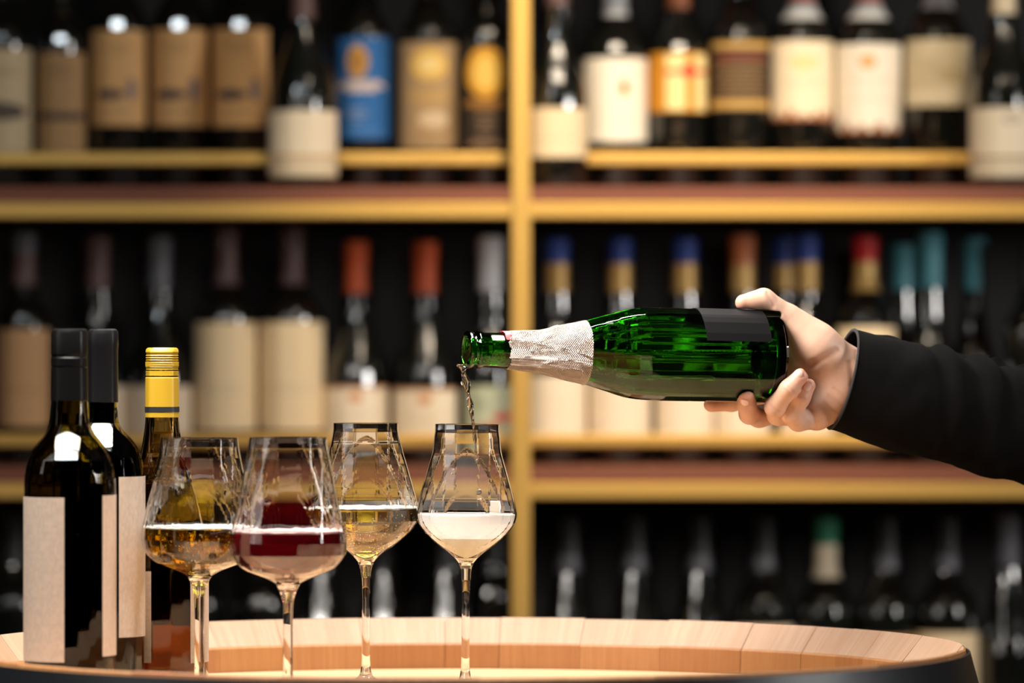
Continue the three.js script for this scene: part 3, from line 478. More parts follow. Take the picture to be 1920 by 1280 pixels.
// outer bowl profile from the stem up, in pixels of radius and py; foot radius
function wineGlass(o) {
  const k = o.d / F, t = thing('wine_glass', o.label, 'wine glass', onHead(o.x, o.d), 'wine glasses on the barrel');
  const foot = EYE - HEAD, h = (py) => foot - (py - 640) * k, w = 0.0009;
  const bowl = curve(o.bowl.map(([r, y]) => [r * k, h(y)]), 150), inner = inset(bowl, w);
  const rim = bowl[bowl.length - 1];
  mesh('bowl', lathe([...bowl, [rim[0] - w * 0.3, rim[1] + w * 0.35], [rim[0] - w * 0.75, rim[1] + w * 0.3], ...inner.slice().reverse()], 192, 1.2), crystal, t);
  const b0 = bowl[0], sr = o.stem * k, yb = b0[1], fr = o.foot * k;
  const stem = [[0, yb - 0.0006 + 0.002], [b0[0] * 0.6, yb + 0.0008], [b0[0] - 0.0003, yb - 0.0003], ...curve([[b0[0] - 0.0001, yb - 0.0006], [b0[0] * 0.72, yb - 0.006], [sr * 1.25, yb - 0.014], [sr * 1.02, yb - 0.03], [sr, yb * 0.55], [sr * 1.05, yb * 0.34], [sr * 1.25, 0.018], [sr * 1.9, 0.0105], [fr * 0.45, 0.0055], [fr * 0.8, 0.003], [fr - 0.0008, 0.0021]], 60), [fr, 0.0014], [fr - 0.0005, 0.0003], [fr * 0.9, 0], [0, 0.0004]].reverse();
  mesh('stem', lathe(stem, 64, 0.9), crystal, t);
  const gap = 0.00025, level = h(o.level);
  const body = (lo, hi) => { // inside of the bowl between two heights
    const p = []; for (const [r, y] of inner) if (y > lo && y < hi) p.push([r - gap, y]);
    const R = (y) => { for (let i = 1; i < inner.length; i++) if (inner[i][1] >= y) { const a = inner[i - 1], b = inner[i]; return a[0] + (b[0] - a[0]) * (y - a[1]) / (b[1] - a[1] || 1) - gap; } return 0; };
    return { p, R };
  };
  const bottom = Math.max(inner[0][1], yb + 0.0022) + 0.0006;
  if (o.cloud) {
    const cut = h(o.cloud);
    const A = body(bottom, cut), Bq = body(cut, level);
    mesh('wine', lathe([[0, bottom], [A.R(bottom), bottom], ...A.p, [A.R(cut), cut], [0, cut]], 72, 0.6), o.wine, t);
    { const g = t.children[t.children.length - 1].geometry, p = g.attributes.position, c = []; for (let i = 0; i < p.count; i++) { const q = Math.max(0, Math.min(1, (p.getY(i) - bottom) / (cut - bottom))), e = q * q; c.push(0.95, 0.84 + 0.09 * e, 0.58 + 0.28 * e); } g.setAttribute('color', new THREE.Float32BufferAttribute(c, 3)); }
    mesh('foam', lathe([[0, cut + 0.0001], [Bq.R(cut), cut + 0.0001], ...Bq.p, [Bq.R(level), level - 0.0006], [Bq.R(level) - 0.002, level], [0, level + 0.0006]], 72, 0.6), o.froth, t);
  } else {
    const A = body(bottom, level), rl = A.R(level);
    mesh('wine', lathe([[0, bottom], [Math.max(A.R(bottom), 0.001), bottom], ...A.p, [rl, level + 0.0004], [rl - 0.0005, level], [0, level]], 72, 0.6), o.wine, t);
    const n = 140;
    // froth: a thin ring with an uneven inner edge
    const rings = [[], [], [], []];
    for (let q = 0; q < n; q++) {
      const a = q / n * 2 * Math.PI, win = o.frothW * (0.6 + 0.8 * noise(Math.cos(a) * 4 + o.x, Math.sin(a) * 4)), hh = o.frothH * (0.65 + 0.7 * noise(Math.cos(a) * 9 + 3, Math.sin(a) * 9 + o.x));
      const P = (r, y) => V(r * Math.sin(a), y, r * Math.cos(a));
      rings[0].push(P(rl - win, level + 0.0002)); rings[1].push(P(rl - win * 0.8, level + hh * 0.8)); rings[2].push(P(rl - 0.0012, level + hh)); rings[3].push(P(rl - 0.0007, level + 0.0004));
    }
    mesh('froth', loft([...rings, rings[0]], true, [false, false]), o.froth, t);
  }
  if (o.bubbles) {
    const g = [], A = body(bottom, level);
    for (let i = 0; i < o.bubbles; i++) {
      const y = bottom + (level - bottom) * (0.15 + 0.8 * rnd()), a = (rnd() - 0.5) * 2.0 + (o.bubbleTurn || 0), r = A.R(y) * (0.6 + 0.37 * Math.sqrt(rnd()));
      const s = new THREE.IcosahedronGeometry(0.00035 + 0.0007 * rnd() * rnd(), 1); s.translate(r * Math.sin(a), y, r * Math.cos(a)); g.push(s);
    }
    mesh('bubbles', mergeGeometries(g), bubbleM, t).userData.kind = 'stuff';
  }
  if (o.lean) t.rotation.z = o.lean;
  return t;
}
const WIDE = [[23, 1080], [38, 1072], [60, 1063.5], [84, 1053], [100, 1038], [108, 1022], [109.5, 1008], [107.5, 988], [97, 943], [84, 891], [75, 845], [72, 822]];
const TULIP = [[15, 1054], [22, 1046], [37, 1034], [60, 1018], [85, 995.5], [97, 978], [101, 963], [99, 948], [92, 922], [80, 882], [69, 845], [63, 820], [61, 806], [61, 794.5]];
const scaleY = (p, s, f) => p.map(([r, y]) => [r * s, f + (y - f) * s]);
wineGlass({ x: 374, d: 4.42, label: 'glass of pale golden white wine, leftmost, before the amber bottle', bowl: WIDE, stem: 9, foot: 78, level: 991, wine: wineMat(0.97, 0.80, 0.16, 0.030), froth: frothM, frothW: 0.005, frothH: 0.0018, bubbles: 40, bubbleTurn: 0.2 });
wineGlass({ x: 540, d: 4.345, label: 'glass of dark red wine with pinkish froth, second from the left', bowl: WIDE.map(([r, y]) => [r * 1.005, y < 900 ? y - 1 : y + 14]), stem: 9, foot: 78, level: 1000, wine: phys({ color: lin(0.42, 0.008, 0.02), roughness: 0, transmission: 0.82, thickness: 0.05, ior: 1.34, attenuationColor: lin(0.60, 0.012, 0.02), attenuationDistance: 0.03 }), froth: pinkFroth, frothW: 0.008, frothH: 0.0026 });
wineGlass({ x: 686, d: 4.59, label: 'glass of bubbly golden sparkling wine right of the red wine', bowl: TULIP, stem: 7.4, foot: 72, level: 955, wine: wineMat(0.97, 0.82, 0.24, 0.040), froth: frothM, frothW: 0.012, frothH: 0.0020, bubbles: 170, bubbleTurn: 0.35 });
wineGlass({ x: 872, d: 4.53, label: 'glass of white foaming wine being filled under the pouring bottle', bowl: TULIP.map(([r, y]) => [r * (y > 830 ? 0.935 : 0.985), y + 2]), stem: 7.4, foot: 70, level: 964, cloud: 1008, wine: phys({ color: 0xffffff, vertexColors: true, roughness: 1, transmission: 0.5, thickness: 0 }), froth: phys({ color: lin(0.98, 0.97, 0.95), roughness: 1, transmission: 0.65, thickness: 0 }), lean: -0.008 });

// ---------------------------------------------------------------- the pouring bottle
const BASE = at(1455, 669, 4.612), MOUTH = at(872, 655, 4.530);
const axis = MOUTH.clone().sub(BASE), LEN = axis.length(); axis.normalize();
const PK = 4.571 / F, sOf = (px) => LEN * (1455 - px) / (1455 - 872);
const pour = thing('sparkling_wine_bottle', 'green sparkling wine bottle held level by the hand and pouring', 'bottle', BASE.toArray());
pour.quaternion.setFromUnitVectors(V(0, 1, 0), axis);
const toWorldUp = V(0, 1, 0).applyQuaternion(pour.quaternion.clone().invert());     // world up in the bottle's own axes
const upAngle = Math.atan2(toWorldUp.x, toWorldUp.z);
const toEye = V(0, 0, 1).applyQuaternion(pour.quaternion.clone().invert()), eyeAngle = Math.atan2(toEye.x, toEye.z);
const eyeSign = Math.sign(Math.sin(eyeAngle - upAngle));                              // turning from up towards the eye
const pourWall = [...curve([[87, 1446], [87, 1420], [87, 1330], [87, 1222], [83.5, 1176], [71, 1132], [58, 1088], [49, 1050], [39, 1010], [35, 965], [33, 935], [32.4, 908]].map(([r, x]) => [r * PK, sOf(x)]), 110),
  ...curve([[32.4, 904], [34.6, 900], [34.6, 893], [31, 890], [30, 887], [33.4, 884], [35.2, 879], [34.2, 874], [31, 872]].map(([r, x]) => [r * PK, sOf(x)]), 40)];
const thickG = 0.0030, pourIn = inset(pourWall, thickG).filter(([, y]) => y < sOf(909)).concat([[26 * PK, sOf(905)], [25 * PK, sOf(890)], [26 * PK, sOf(876)], [28 * PK, sOf(872.5)]]);
const greenGlass = glassMat(0.05, 0.36, 0.018, 0.0042);
{
  const R = 87 * PK;
  const punt = [[0, 0.022], [R * 0.3, 0.019], [R * 0.55, 0.010], [R * 0.74, 0.001], [R * 0.82, 0], [R * 0.93, 0.0012], [R * 0.985, 0.004]];
  const floor = [[R - thickG - 0.0005, 0.012], [R - thickG - 0.005, 0.0085], [R * 0.72, 0.0075], [R * 0.5, 0.017], [R * 0.28, 0.025], [0, 0.028]];
  mesh('bottle_body', lathe([...punt, ...pourWall, ...pourIn.slice().filter(([, y]) => y > 0.013).reverse(), ...floor], 180, 0.8), greenGlass, pour);
  // wine lying in the lower half, its surface level in the room
  const g = 0.0003, yLevel = yOf(655.5, 4.57), u = toWorldUp.clone(); u.y = 0; const ul = u.length(); u.normalize();
  const side = V(0, 1, 0).cross(u);
  const stations = [[R - thickG - 0.006, 0.0095], ...pourIn.filter(([, y]) => y > 0.013)];
  const rings = stations.map(([r0, s]) => {
    const r = r0 - g, hgt = (yLevel - (BASE.y + axis.y * s)) / ul, c = Math.max(-0.97, Math.min(0.97, hgt / r)), p0 = Math.acos(c), out = [];
    for (let i = 0; i <= 40; i++) { const p = p0 + (2 * Math.PI - 2 * p0) * i / 40; out.push(u.clone().multiplyScalar(r * Math.cos(p)).addScaledVector(side, r * Math.sin(p)).add(V(0, s, 0))); }
    return out;
  });
  mesh('wine', toCreasedNormals(loft(rings), 0.5), wineMat(0.92, 0.80, 0.40, 0.08), pour);
  // bubbles gathered along the surface and in the neck
  const bb = [];
  for (let i = 0; i < 230; i++) {
    const neck = i < 130, s = neck ? sOf(893 + 48 * rnd()) : sOf(1100 + 335 * Math.sqrt(rnd())), [r0] = stations.reduce((b, q) => (Math.abs(q[1] - s) < Math.abs(b[1] - s) ? q : b)), r = r0 - 0.0009;
    const hgt = (yLevel - (BASE.y + axis.y * s)) / ul, y = neck ? hgt - 0.001 - rnd() * 0.009 : hgt - 0.0012 - rnd() * 0.0006, z = Math.sqrt(Math.max(0, r * r - y * y)) * (neck ? 0.5 + 0.48 * rnd() : 0.97) * eyeSignSide(side);
    const q = new THREE.IcosahedronGeometry(0.0003 + 0.0005 * rnd(), 1), c = u.clone().multiplyScalar(y).addScaledVector(side, z).add(V(0, s, 0)); q.translate(c.x, c.y, c.z); bb.push(q);
  }
  mesh('bubbles', mergeGeometries(bb), bubbleM, pour).userData.kind = 'stuff';
  // dark blank label on the upper front of the body
  const a18 = upAngle + eyeSign * (Math.PI / 2 - 0.315), a0 = upAngle - eyeSign * 0.9;
  const lab = labelSheet(R, sOf(1441 - 22), sOf(1297), Math.min(a18, a0), Math.max(a18, a0), 0.0005, 90);
  mesh('label', lab, phys({ color: lin(0.006, 0.0055, 0.0062), roughness: 0.6, specularIntensity: 0.15 }), pour).userData.label = 'blank charcoal label';
  // silver foil round the neck with a torn mouth edge
  const n = 120, m = 60, outR = [], inR = [], K = [];
  const x1 = 1092, wallAt = (s) => { let b = pourWall[0]; for (let i = 1; i < pourWall.length; i++) { const p = pourWall[i - 1], q = pourWall[i]; if ((p[1] - s) * (q[1] - s) <= 0 && q[1] !== p[1]) return p[0] + (q[0] - p[0]) * (s - p[1]) / (q[1] - p[1]); } return b[0]; };
  for (let j = 0; j <= m; j++) {
    const ro = [], ri = [];
    for (let i = 0; i < n; i++) {
      const a = i / n * 2 * Math.PI, ca = Math.cos(a), sa = Math.sin(a);
      const x0 = 939 + 11 * noise(ca * 3 + 5, sa * 3) + 5 * noise(ca * 11, sa * 11), x = x1 + (x0 - x1) * j / m + (j === 0 ? 1.5 * noise(ca * 5, sa * 5) : 0), s = sOf(x);
      const wr = 1 - Math.abs(2 * noise(ca * 2.2 + x * 0.018, sa * 2.2 - x * 0.011, 3) - 1), cr = Math.pow(wr, 9) * 0.0009 + 0.0005 * noise(ca * 5 + x * 0.05, sa * 5, x * 0.03);
      const fold = Math.exp(-Math.pow((((a - eyeAngle + eyeSign * 0.35 - (x - 1010) * 0.006 * eyeSign + 9.42) % 6.283) - 3.14) / 0.05, 2)) * 0.0012;
      const r = wallAt(s) + 0.0005 + cr + fold;
      ro.push(V(r * sa, s, r * ca)); ri.push(V((wallAt(s) + 0.00025) * sa, s, (wallAt(s) + 0.00025) * ca));
    }
    outR.push(ro); inR.push(ri);
  }
  const honey = dataTexture(64, (uu, vv) => { const X = uu * 2, Y = vv * 2; const d1 = Math.hypot((X % 1) - 0.5, (Y % 1) - 0.5), d2 = Math.hypot(((X + 0.5) % 1) - 0.5, ((Y + 0.5) % 1) - 0.5), q = Math.min(d1, d2); const c = Math.min(1, q * 2.4); return [c, c, c]; }, false);
  honey.repeat.set(36, 20);
  const foilM = std(lin(0.50, 0.45, 0.41), 0.22, { metalness: 0.97, bumpMap: honey, bumpScale: 0.0009 });
  const fg = loft([...outR, ...inR.slice().reverse(), outR[0]], true, [false, false]);
  const fuv = fg.attributes.uv, nr = outR.length; for (let i = 0; i < fuv.count; i++) fuv.setY(i, Math.floor(i / n) / nr);
  const foil = mesh('foil', fg, foilM, pour);
  const red = [];
  for (let i = 0; i < 26; i++) {
    const a = upAngle + (i / 26 - 0.42) * 2.2, s0 = sOf(941 + 4 * noise(i * 0.7, 2)), r = wallAt(s0) + 0.0011, gq = new THREE.BoxGeometry(0.0021, 0.003 + 0.003 * rnd(), 0.0003);
    gq.translate(0, s0 - 0.001, r + 0.0002); gq.rotateY(a); red.push(gq);
  }
  mesh('torn_edge', mergeGeometries(red), std(lin(0.62, 0.05, 0.06), 0.5), foil).userData.label = 'red torn edge of the foil';
}
function eyeSignSide(side) { return Math.sign(side.x * Math.sin(eyeAngle) + side.z * Math.cos(eyeAngle)) || 1; }

// ---------------------------------------------------------------- the stream and its drops
const wineClear = phys({ color: 0xffffff, roughness: 0, transmission: 1, thickness: 0.005, ior: 1.34, attenuationColor: lin(0.93, 0.8, 0.5), attenuationDistance: 0.05 });
{
  const D = 4.531, path = [[867, 683], [868, 692], [871, 706], [875, 724], [878.5, 742], [882, 760], [885, 778], [887.5, 796], [889.5, 814], [891, 830], [892.3, 843], [893, 851]];
  const t = thing('wine_stream', 'thin twisting stream of wine falling from the bottle mouth into the glass', 'wine stream', at(868, 690, D).toArray());
  const c = new THREE.CatmullRomCurve3(path.map(([x, y]) => at(x, y, D).sub(t.position))), rings = [];
  const N = 110, k = D / F;
  for (let i = 0; i <= N; i++) {
    const q = i / N, p = c.getPoint(q), ring = [], w = (8.2 * Math.pow(1 - q, 1.4) + 2.5 + 1.5 * Math.sin(q * 34) * (1 - q * 0.6)) * k * (q > 0.93 ? Math.sqrt(Math.max(0.02, (1 - q) / 0.07)) : 1), tw = q * 13;
    for (let j = 0; j < 16; j++) { const a = j / 16 * 2 * Math.PI, e = w * Math.cos(a), f = w * 0.5 * Math.sin(a); ring.push(V(p.x + e * Math.cos(tw) - f * Math.sin(tw), p.y, p.z + e * Math.sin(tw) + f * Math.cos(tw))); }
    rings.push(ring);
  }
  mesh('stream', loft(rings.reverse()), wineClear, t);
  const DROPS = [[895.3, 866, 5.2, 5.6, 0, 'largest round wine drop right under the broken end of the stream'], [895.8, 878, 1.8, 2.6, 0, 'tiny wine drop just below the largest drop'], [896.5, 888, 2.0, 2.2, 0, 'speck of wine falling midway inside the foaming glass'], [898.5, 922, 4.2, 6.2, 0.3, 'oval wine drop low in the falling line above the foam'], [900.5, 938, 2.6, 4.2, 0.2, 'small wine drop nearly touching the foam'], [851, 884, 3.6, 6.4, 0.5, 'lone wine drop at the left inside the foaming glass']];
  for (const [x, y, rx, ry, tilt, label] of DROPS) {
    const g = new THREE.SphereGeometry(1, 24, 16); g.scale(rx * k, ry * k, rx * k);
    const m = mesh('wine_drop', g, wineClear); m.position.copy(at(x, y, D)); m.rotation.z = -tilt; tag(m, label, 'drop', 'drops falling into the foaming glass');
  }
}

// ---------------------------------------------------------------- hand and sleeve
// worked out in pixel-sized units about the bottle's base: x right, y down, z towards the eye
const HO = at(1455, 668, 4.612), HK = 4.612 / F;
const hp = (x, y, z) => V((x - 1455) * HK, -(y - 668) * HK, z * HK);
function smin(a, b, k) { const h = Math.max(k - Math.abs(a - b), 0) / k; return Math.min(a, b) - h * h * k * 0.25; }
const CHAINS = {
  palm: [
    [[1615, 716, -38, 46], [1570, 712, -40, 44]], [[1570, 700, -36, 46], [1500, 690, -62, 34]], [[1570, 735, -36, 42], [1512, 765, -36, 30]], [[1585, 690, -26, 42], [1535, 655, -8, 40]], [[1535, 655, -8, 40], [1500, 622, -8, 31]], [[1580, 745, -24, 36], [1535, 772, -10, 33]], [[1500, 690, -62, 34], [1505, 770, -46, 28]], [[1520, 640, -40, 34], [1490, 690, -66, 30]],
  ],
  thumb: [[[1522, 640, -6, 36], [1478, 596, 0, 25]], [[1478, 596, 0, 24], [1431, 562, 14, 20.5]], [[1431, 562, 14, 20], [1412, 566, 18, 17.5]], [[1412, 566, 18, 17.5], [1393, 567.5, 22, 15.5]]],
  index: [[[1500, 730, -72, 26], [1430, 742, -84, 20]], [[1430, 742, -84, 20], [1375, 755, -60, 16]], [[1375, 755, -60, 16], [1335, 758.5, -40, 14.2]]],
  middle: [[[1505, 762, -50, 25], [1424, 781, -22, 19.5]], [[1424, 781, -22, 19.5], [1404, 775, 26, 18.5]], [[1404, 775, 26, 18.5], [1397, 757, 52, 17.2]], [[1397, 757, 52, 17.2], [1396.5, 742, 66, 15.8]]],
  ring: [[[1520, 780, -34, 24], [1458, 776, 22, 20]], [[1458, 776, 22, 20], [1451, 762, 52, 19]], [[1451, 762, 52, 19], [1475, 728, 78, 16.8]], [[1475, 728, 78, 16.8], [1497, 704, 78, 14.4]]],
  little: [[[1528, 782, -12, 24], [1496, 787, 22, 20]], [[1496, 787, 22, 20], [1484, 775, 44, 18]], [[1484, 775, 44, 18], [1500, 744, 60, 15.2]], [[1500, 744, 60, 15.2], [1513, 722, 60, 12.8]]],
};
const CAPS = Object.entries(CHAINS).map(([n, list]) => [n, list.map(([a, b]) => { const d = [b[0] - a[0], b[1] - a[1], b[2] - a[2]]; return [a[0], a[1], a[2], ...d, 1 / (d[0] * d[0] + d[1] * d[1] + d[2] * d[2]), a[3], b[3] - a[3]]; })]);
// creases: [x, y, x, y, depth, width], pressed into what faces the eye
const CREASES = [[1524, 682, 1566, 657, 3.0, 7], [1500, 702, 1524, 682, 2.6, 7], [1594, 680, 1599, 720, 1.3, 6], [1598, 720, 1590, 765, 1.2, 6], [1606, 660, 1614, 705, 1.0, 5], [1562, 728, 1588, 748, 1.0, 3], [1554, 740, 1580, 760, 1.0, 3.2], [1546, 752, 1570, 773, 0.9, 3], [1518, 768, 1530, 800, 2.2, 5], [1508, 780, 1520, 806, 1.6, 4], [1437, 550, 1448, 574, 2.0, 4], [1391, 749, 1413, 753, 0.6, 2.4], [1393, 755, 1414, 759, 0.5, 2.4], [1469, 721, 1484, 735, 0.7, 2.4], [1465, 727, 1479, 740, 0.6, 2.4], [1441, 757, 1456, 770, 0.6, 3], [1492, 739, 1505, 747, 0.7, 2.4]];
const ax2 = axis.clone(), seg = (px, py, x0, y0, x1, y1) => { const dx = x1 - x0, dy = y1 - y0, t = Math.max(0, Math.min(1, ((px - x0) * dx + (py - y0) * dy) / (dx * dx + dy * dy))); return Math.hypot(px - x0 - dx * t, py - y0 - dy * t); };
function handField(x, y, z) {
  let f = 1e3, palm = 1e3;
  for (const [name, list] of CAPS) {
    let c = 1e3;
    for (const q of list) {
      const px = x - q[0], py = y - q[1], pz = z - q[2], t = Math.max(0, Math.min(1, (px * q[3] + py * q[4] + pz * q[5]) * q[6]));
      const dx = px - q[3] * t, dy = py - q[4] * t, dz = pz - q[5] * t;
      c = smin(c, Math.sqrt(dx * dx + dy * dy + dz * dz) - q[7] - q[8] * t, name === 'palm' ? 26 : 9);
    }
    if (name === 'palm') palm = c; else f = name === 'thumb' ? Math.min(f, c) : smin(f, c, 3.5), name === 'thumb' && (palm = smin(palm, c, 22), f = f === c ? 1e3 : f);
  }
  f = smin(palm, f, 9);
  if (f > -12 && f < 12) for (const c of CREASES) { if (z < -30) break; const e = seg(x, y, c[0], c[1], c[2], c[3]) / c[5]; if (e < 3) f += c[4] * Math.exp(-e * e); }
  // flattened against the bottle
  const wx = (x - 1455) * HK, wy = -(y - 668) * HK, wz = z * HK, s = wx * ax2.x + wy * ax2.y + wz * ax2.z;
  const rr = Math.sqrt(Math.max(0, wx * wx + wy * wy + wz * wz - s * s)) / HK, qx = rr - 80.3, qs = -(s / HK) + 8;
  const b = Math.min(Math.max(qx, qs), 0) + Math.hypot(Math.max(qx, 0), Math.max(qs, 0)) - 8.2;
  return Math.max(f, -b);
}
function surfaceNets(f, lo, hi, c) {
  const n = lo.map((v, i) => Math.ceil((hi[i] - v) / c) + 1), [nx, ny, nz] = n, val = new Float32Array(nx * ny * nz), id = new Int32Array(nx * ny * nz).fill(-1);
  for (let k = 0, q = 0; k < nz; k++) for (let j = 0; j < ny; j++) for (let i = 0; i < nx; i++, q++) val[q] = f(lo[0] + i * c, lo[1] + j * c, lo[2] + k * c);
  const pos = [], idx = [], off = [0, 1, nx, nx + 1, nx * ny, nx * ny + 1, nx * ny + nx, nx * ny + nx + 1], E = [[0, 1], [2, 3], [4, 5], [6, 7], [0, 2], [1, 3], [4, 6], [5, 7], [0, 4], [1, 5], [2, 6], [3, 7]];
  for (let k = 0; k < nz - 1; k++) for (let j = 0; j < ny - 1; j++) for (let i = 0; i < nx - 1; i++) {
    const q = i + nx * (j + ny * k); let m = 0; for (let e = 0; e < 8; e++) if (val[q + off[e]] < 0) m |= 1 << e;
    if (m === 0 || m === 255) continue;
    let sx = 0, sy = 0, sz = 0, cnt = 0;
    for (const [a, b] of E) { const va = val[q + off[a]], vb = val[q + off[b]]; if ((va < 0) !== (vb < 0)) { const t = va / (va - vb); sx += (a & 1) + ((b & 1) - (a & 1)) * t; sy += (a >> 1 & 1) + ((b >> 1 & 1) - (a >> 1 & 1)) * t; sz += (a >> 2) + ((b >> 2) - (a >> 2)) * t; cnt++; } }
    id[q] = pos.length / 3; pos.push(lo[0] + (i + sx / cnt) * c, lo[1] + (j + sy / cnt) * c, lo[2] + (k + sz / cnt) * c);
  }
  const quad = (a, b, d, e, flip) => { if (a < 0 || b < 0 || d < 0 || e < 0) return; if (flip) idx.push(a, d, b, a, e, d); else idx.push(a, b, d, a, d, e); };
  for (let k = 1; k < nz - 1; k++) for (let j = 1; j < ny - 1; j++) for (let i = 1; i < nx - 1; i++) {
    const q = i + nx * (j + ny * k), s = val[q] < 0;
    if (s !== val[q + 1] < 0) quad(id[q], id[q - nx], id[q - nx - nx * ny], id[q - nx * ny], s);
    if (s !== val[q + nx] < 0) quad(id[q], id[q - nx * ny], id[q - 1 - nx * ny], id[q - 1], s);
    if (s !== val[q + nx * ny] < 0) quad(id[q], id[q - 1], id[q - 1 - nx], id[q - nx], s);
  }
  return { pos, idx };
}
const person = thing('person', 'right hand and forearm in a black jacket sleeve, holding the green bottle by its base', 'person', HO.toArray());
{
  const { pos, idx } = surfaceNets(handField, [1300, 528, -130], [1668, 832, 112], 2.6);
  const P = [], Nn = [], C = [], h = 1.6;
  for (let i = 0; i < pos.length; i += 3) {
    const [x, y, z] = [pos[i], pos[i + 1], pos[i + 2]], p = hp(x, y, z); P.push(p.x, p.y, p.z);
    const g = V(handField(x + h, y, z) - handField(x - h, y, z), -(handField(x, y + h, z) - handField(x, y - h, z)), handField(x, y, z + h) - handField(x, y, z - h)).normalize(); Nn.push(g.x, g.y, g.z);
    const tip = [[1390, 572, 22], [1396, 738, 66], [1499, 702, 78], [1514, 720, 60], [1330, 758, -40]].reduce((m, t) => Math.max(m, Math.exp(-((x - t[0]) ** 2 + (y - t[1]) ** 2 + (z - t[2]) ** 2) / 900)), 0);
    let cr = 0; if (z > -30) for (const c of CREASES) { const e = seg(x, y, c[0], c[1], c[2], c[3]) / (c[5] * 1.2); if (e < 3) cr = Math.max(cr, Math.exp(-e * e)); }
    const n = noise(x * 0.06, y * 0.06, z * 0.06) * 0.6 + noise(x * 0.3, y * 0.3, z * 0.3) * 0.4, m = 0.9 + 0.2 * n;
    C.push(0.68 * m * (1 - 0.06 * cr), (0.42 - 0.10 * tip) * m * (1 - 0.12 * cr), (0.305 - 0.085 * tip) * m * (1 - 0.15 * cr));
  }
  const g = new THREE.BufferGeometry();
  g.setAttribute('position', new THREE.Float32BufferAttribute(P, 3)); g.setAttribute('normal', new THREE.Float32BufferAttribute(Nn, 3)); g.setAttribute('color', new THREE.Float32BufferAttribute(C, 3)); g.setIndex(idx);
  // make sure the faces look outwards
  { const a = idx[0] * 3, b = idx[1] * 3, c = idx[2] * 3, A = V(P[a], P[a + 1], P[a + 2]), fn = V(P[b], P[b + 1], P[b + 2]).sub(A).cross(V(P[c], P[c + 1], P[c + 2]).sub(A)); if (fn.dot(V(Nn[a], Nn[a + 1], Nn[a + 2])) < 0) { for (let i = 0; i < idx.length; i += 3) { const t = idx[i]; idx[i] = idx[i + 1]; idx[i + 1] = t; } g.setIndex(idx); } }
  mesh('hand', g, phys({ color: 0xffffff, vertexColors: true, roughness: 0.5, sheen: 0.1, sheenRoughness: 0.5, sheenColor: lin(0.9, 0.5, 0.4) }), person);
  // fingernails: [centre, direction to the tip, outward, half length, half width]
  const nailM = phys({ color: lin(0.80, 0.56, 0.49), roughness: 0.28, clearcoat: 0.4 });
  for (const [c, dir, out, l, w] of [[[1493, 704, 78], [22, -24, 0], [-0.25, -0.2, 1], 10.5, 8.4], [[1396, 747, 66], [-1, -15, 14], [-0.35, 0.25, 1], 9.5, 8], [[1511, 726, 60], [13, -22, 0], [-0.1, -0.1, 1], 8.2, 6.6]]) {
    const X = V(dir[0], -dir[1], dir[2]).normalize(), O = V(out[0], -out[1], out[2]); O.addScaledVector(X, -O.dot(X)).normalize(); const Y = O.clone().cross(X);
    // walk outwards to the skin
    let s = 0; while (handField(c[0] + O.x * s, c[1] - O.y * s, c[2] + O.z * s) < 0 && s < 40) s += 0.3;
    const q = hp(c[0] + O.x * (s + 0.2), c[1] - O.y * (s + 0.2), c[2] + O.z * (s + 0.2)), rad = w * 1.55 * HK;
    const ng = new THREE.SphereGeometry(1, 24, 16), v = ng.attributes.position;
    for (let i = 0; i < v.count; i++) { const a = v.getX(i), b = v.getY(i), e = v.getZ(i), xx = Math.sign(a) * Math.pow(Math.abs(a), 0.8) * l * HK, yy = Math.sign(b) * Math.pow(Math.abs(b), 0.8) * w * HK, drop = rad - Math.sqrt(Math.max(0, rad * rad - yy * yy)), zz = e * 0.9 * HK - drop + 0.0001; v.setXYZ(i, q.x + X.x * xx + Y.x * yy + O.x * zz, q.y + X.y * xx + Y.y * yy + O.y * zz, q.z + X.z * xx + Y.z * yy + O.z * zz); }
    ng.computeVertexNormals(); mesh('fingernail', ng, nailM, person);
  }
  // sleeve: [centre x, y, z, radius]
  const path = [[1581, 711, -34, 94], [1600, 716, -38, 94], [1640, 729, -48, 97], [1690, 745, -60, 100], [1750, 757, -74, 99], [1810, 771, -90, 100], [1870, 788, -106, 104], [1925, 799, -120, 105], [2020, 822, -146, 112], [2120, 846, -175, 122], [2230, 866, -210, 136], [2330, 850, -250, 144], [2400, 780, -290, 150]];
  const cx = new THREE.CatmullRomCurve3(path.map((p) => hp(p[0], p[1], p[2]))), cr = new THREE.CatmullRomCurve3(path.map((p, i) => V(i, p[3] * HK, 0)));
  const M = 190, N = 96, outer = [], innerR = [];
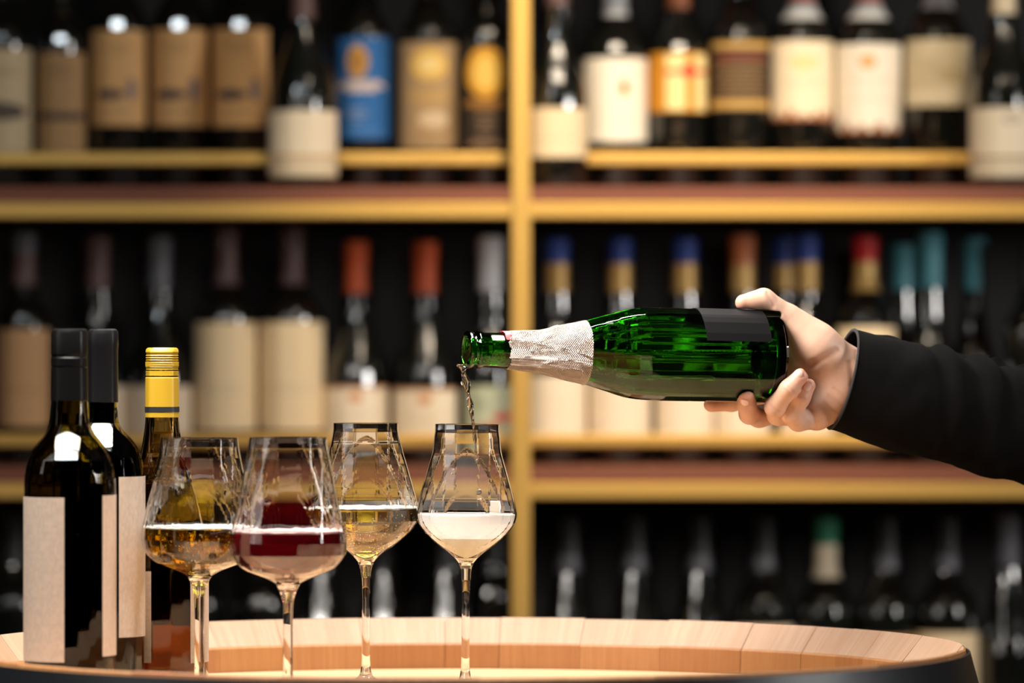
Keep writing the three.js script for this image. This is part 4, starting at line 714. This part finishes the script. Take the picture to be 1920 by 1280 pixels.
  const ringAt = (q, inner) => {
    const c = cx.getPoint(q), T = cx.getTangent(q), n0 = V(0, 1, 0).addScaledVector(T, -T.y).normalize(), b0 = T.clone().cross(n0), ring = [], r0 = cr.getPoint(q).y;
    const px = 1455 + c.x / HK;
    for (let i = 0; i < N; i++) {
      const a = i / N * 2 * Math.PI, up = Math.cos(a), tow = Math.sin(a);
      const ease = Math.min(1, Math.max(0, (px - 1588) / 50));
      const g = (x0, w, sl) => Math.exp(-Math.pow((px - x0 - sl * a * 20) / w, 2));
      let f = 0.085 * (g(1722, 22, -0.6) * 0.2 + g(1752, 17, 0.8) * 1.1 - g(1728, 12, 0.8) * 0.7 + g(1818, 20, 0.9) * 1.2 - g(1792, 11, 0.8) * 0.8 - g(1850, 14, 0.9) * 0.5) * (0.55 + 0.45 * up);
      f += 0.06 * (noise(px * 0.016 + a * 0.9, Math.cos(a) * 1.5, Math.sin(a) * 1.5) - 0.5) * 1.6 + 0.03 * (noise(px * 0.05 - a * 1.5, Math.cos(a) * 3, Math.sin(a) * 3) - 0.5);
      let r = r0 * (1 + f * ease) * (1 + 0.035 * up * up); if (inner) r -= 0.0022;
      // the cuff's opening leans with the wrist
      ring.push(c.clone().addScaledVector(n0, r * up).addScaledVector(b0, r * 0.86 * tow));
    }
    return ring;
  };
  for (let j = 0; j <= M; j++) outer.push(ringAt(j / M, false));
  for (let j = 14; j >= 0; j--) innerR.push(ringAt(j / M, true));
  const weave = dataTexture(128, (u, v) => { const n = 0.5 + 0.25 * Math.sin(u * 128 * 1.57) * Math.sin(v * 128 * 1.57) + 0.3 * (hash3(Math.floor(u * 128), Math.floor(v * 128), 7) - 0.5); return [n, n, n]; }, false);
  weave.repeat.set(26, 40);
  const speck = dataTexture(256, (u, v) => { const n = hash3(Math.floor(u * 256), Math.floor(v * 256), 3), c = 0.75 + 0.25 * noise(u * 40, v * 40) + (n > 0.992 ? 0.5 : 0); return [c, c, c].map((q) => Math.min(1, q * 0.8)); });
  speck.repeat.set(8, 10);
  const cloth = phys({ color: lin(0.0052, 0.0046, 0.0048), specularIntensity: 0.25, roughness: 0.95, map: speck, bumpMap: weave, bumpScale: 0.0003, sheen: 0.05, sheenRoughness: 0.6, sheenColor: lin(0.25, 0.24, 0.24) });
  const sg = loft([...innerR, ...outer], true, [false, true]);
  mesh('sleeve', sg, cloth, person);
  const hem = []; for (let j = 0; j < 10; j++) { const a = j / 10 * 2 * Math.PI, r = ringAt(0, false), r2 = ringAt(0, true); hem.push(r.map((p, i) => { const o = p.clone().sub(r2[i]).normalize(), T = cx.getTangent(0); return p.clone().add(r2[i]).multiplyScalar(0.5).addScaledVector(o, 0.0017 * Math.cos(a)).addScaledVector(T, -0.0012 * Math.sin(a)); })); }
  mesh('cuff_hem', loft([...hem, hem[0]], true, [false, false]), phys({ color: lin(0.02, 0.019, 0.02), roughness: 0.9, bumpMap: weave, bumpScale: 0.0003 }), person);
}

renderer.render(scene, camera);
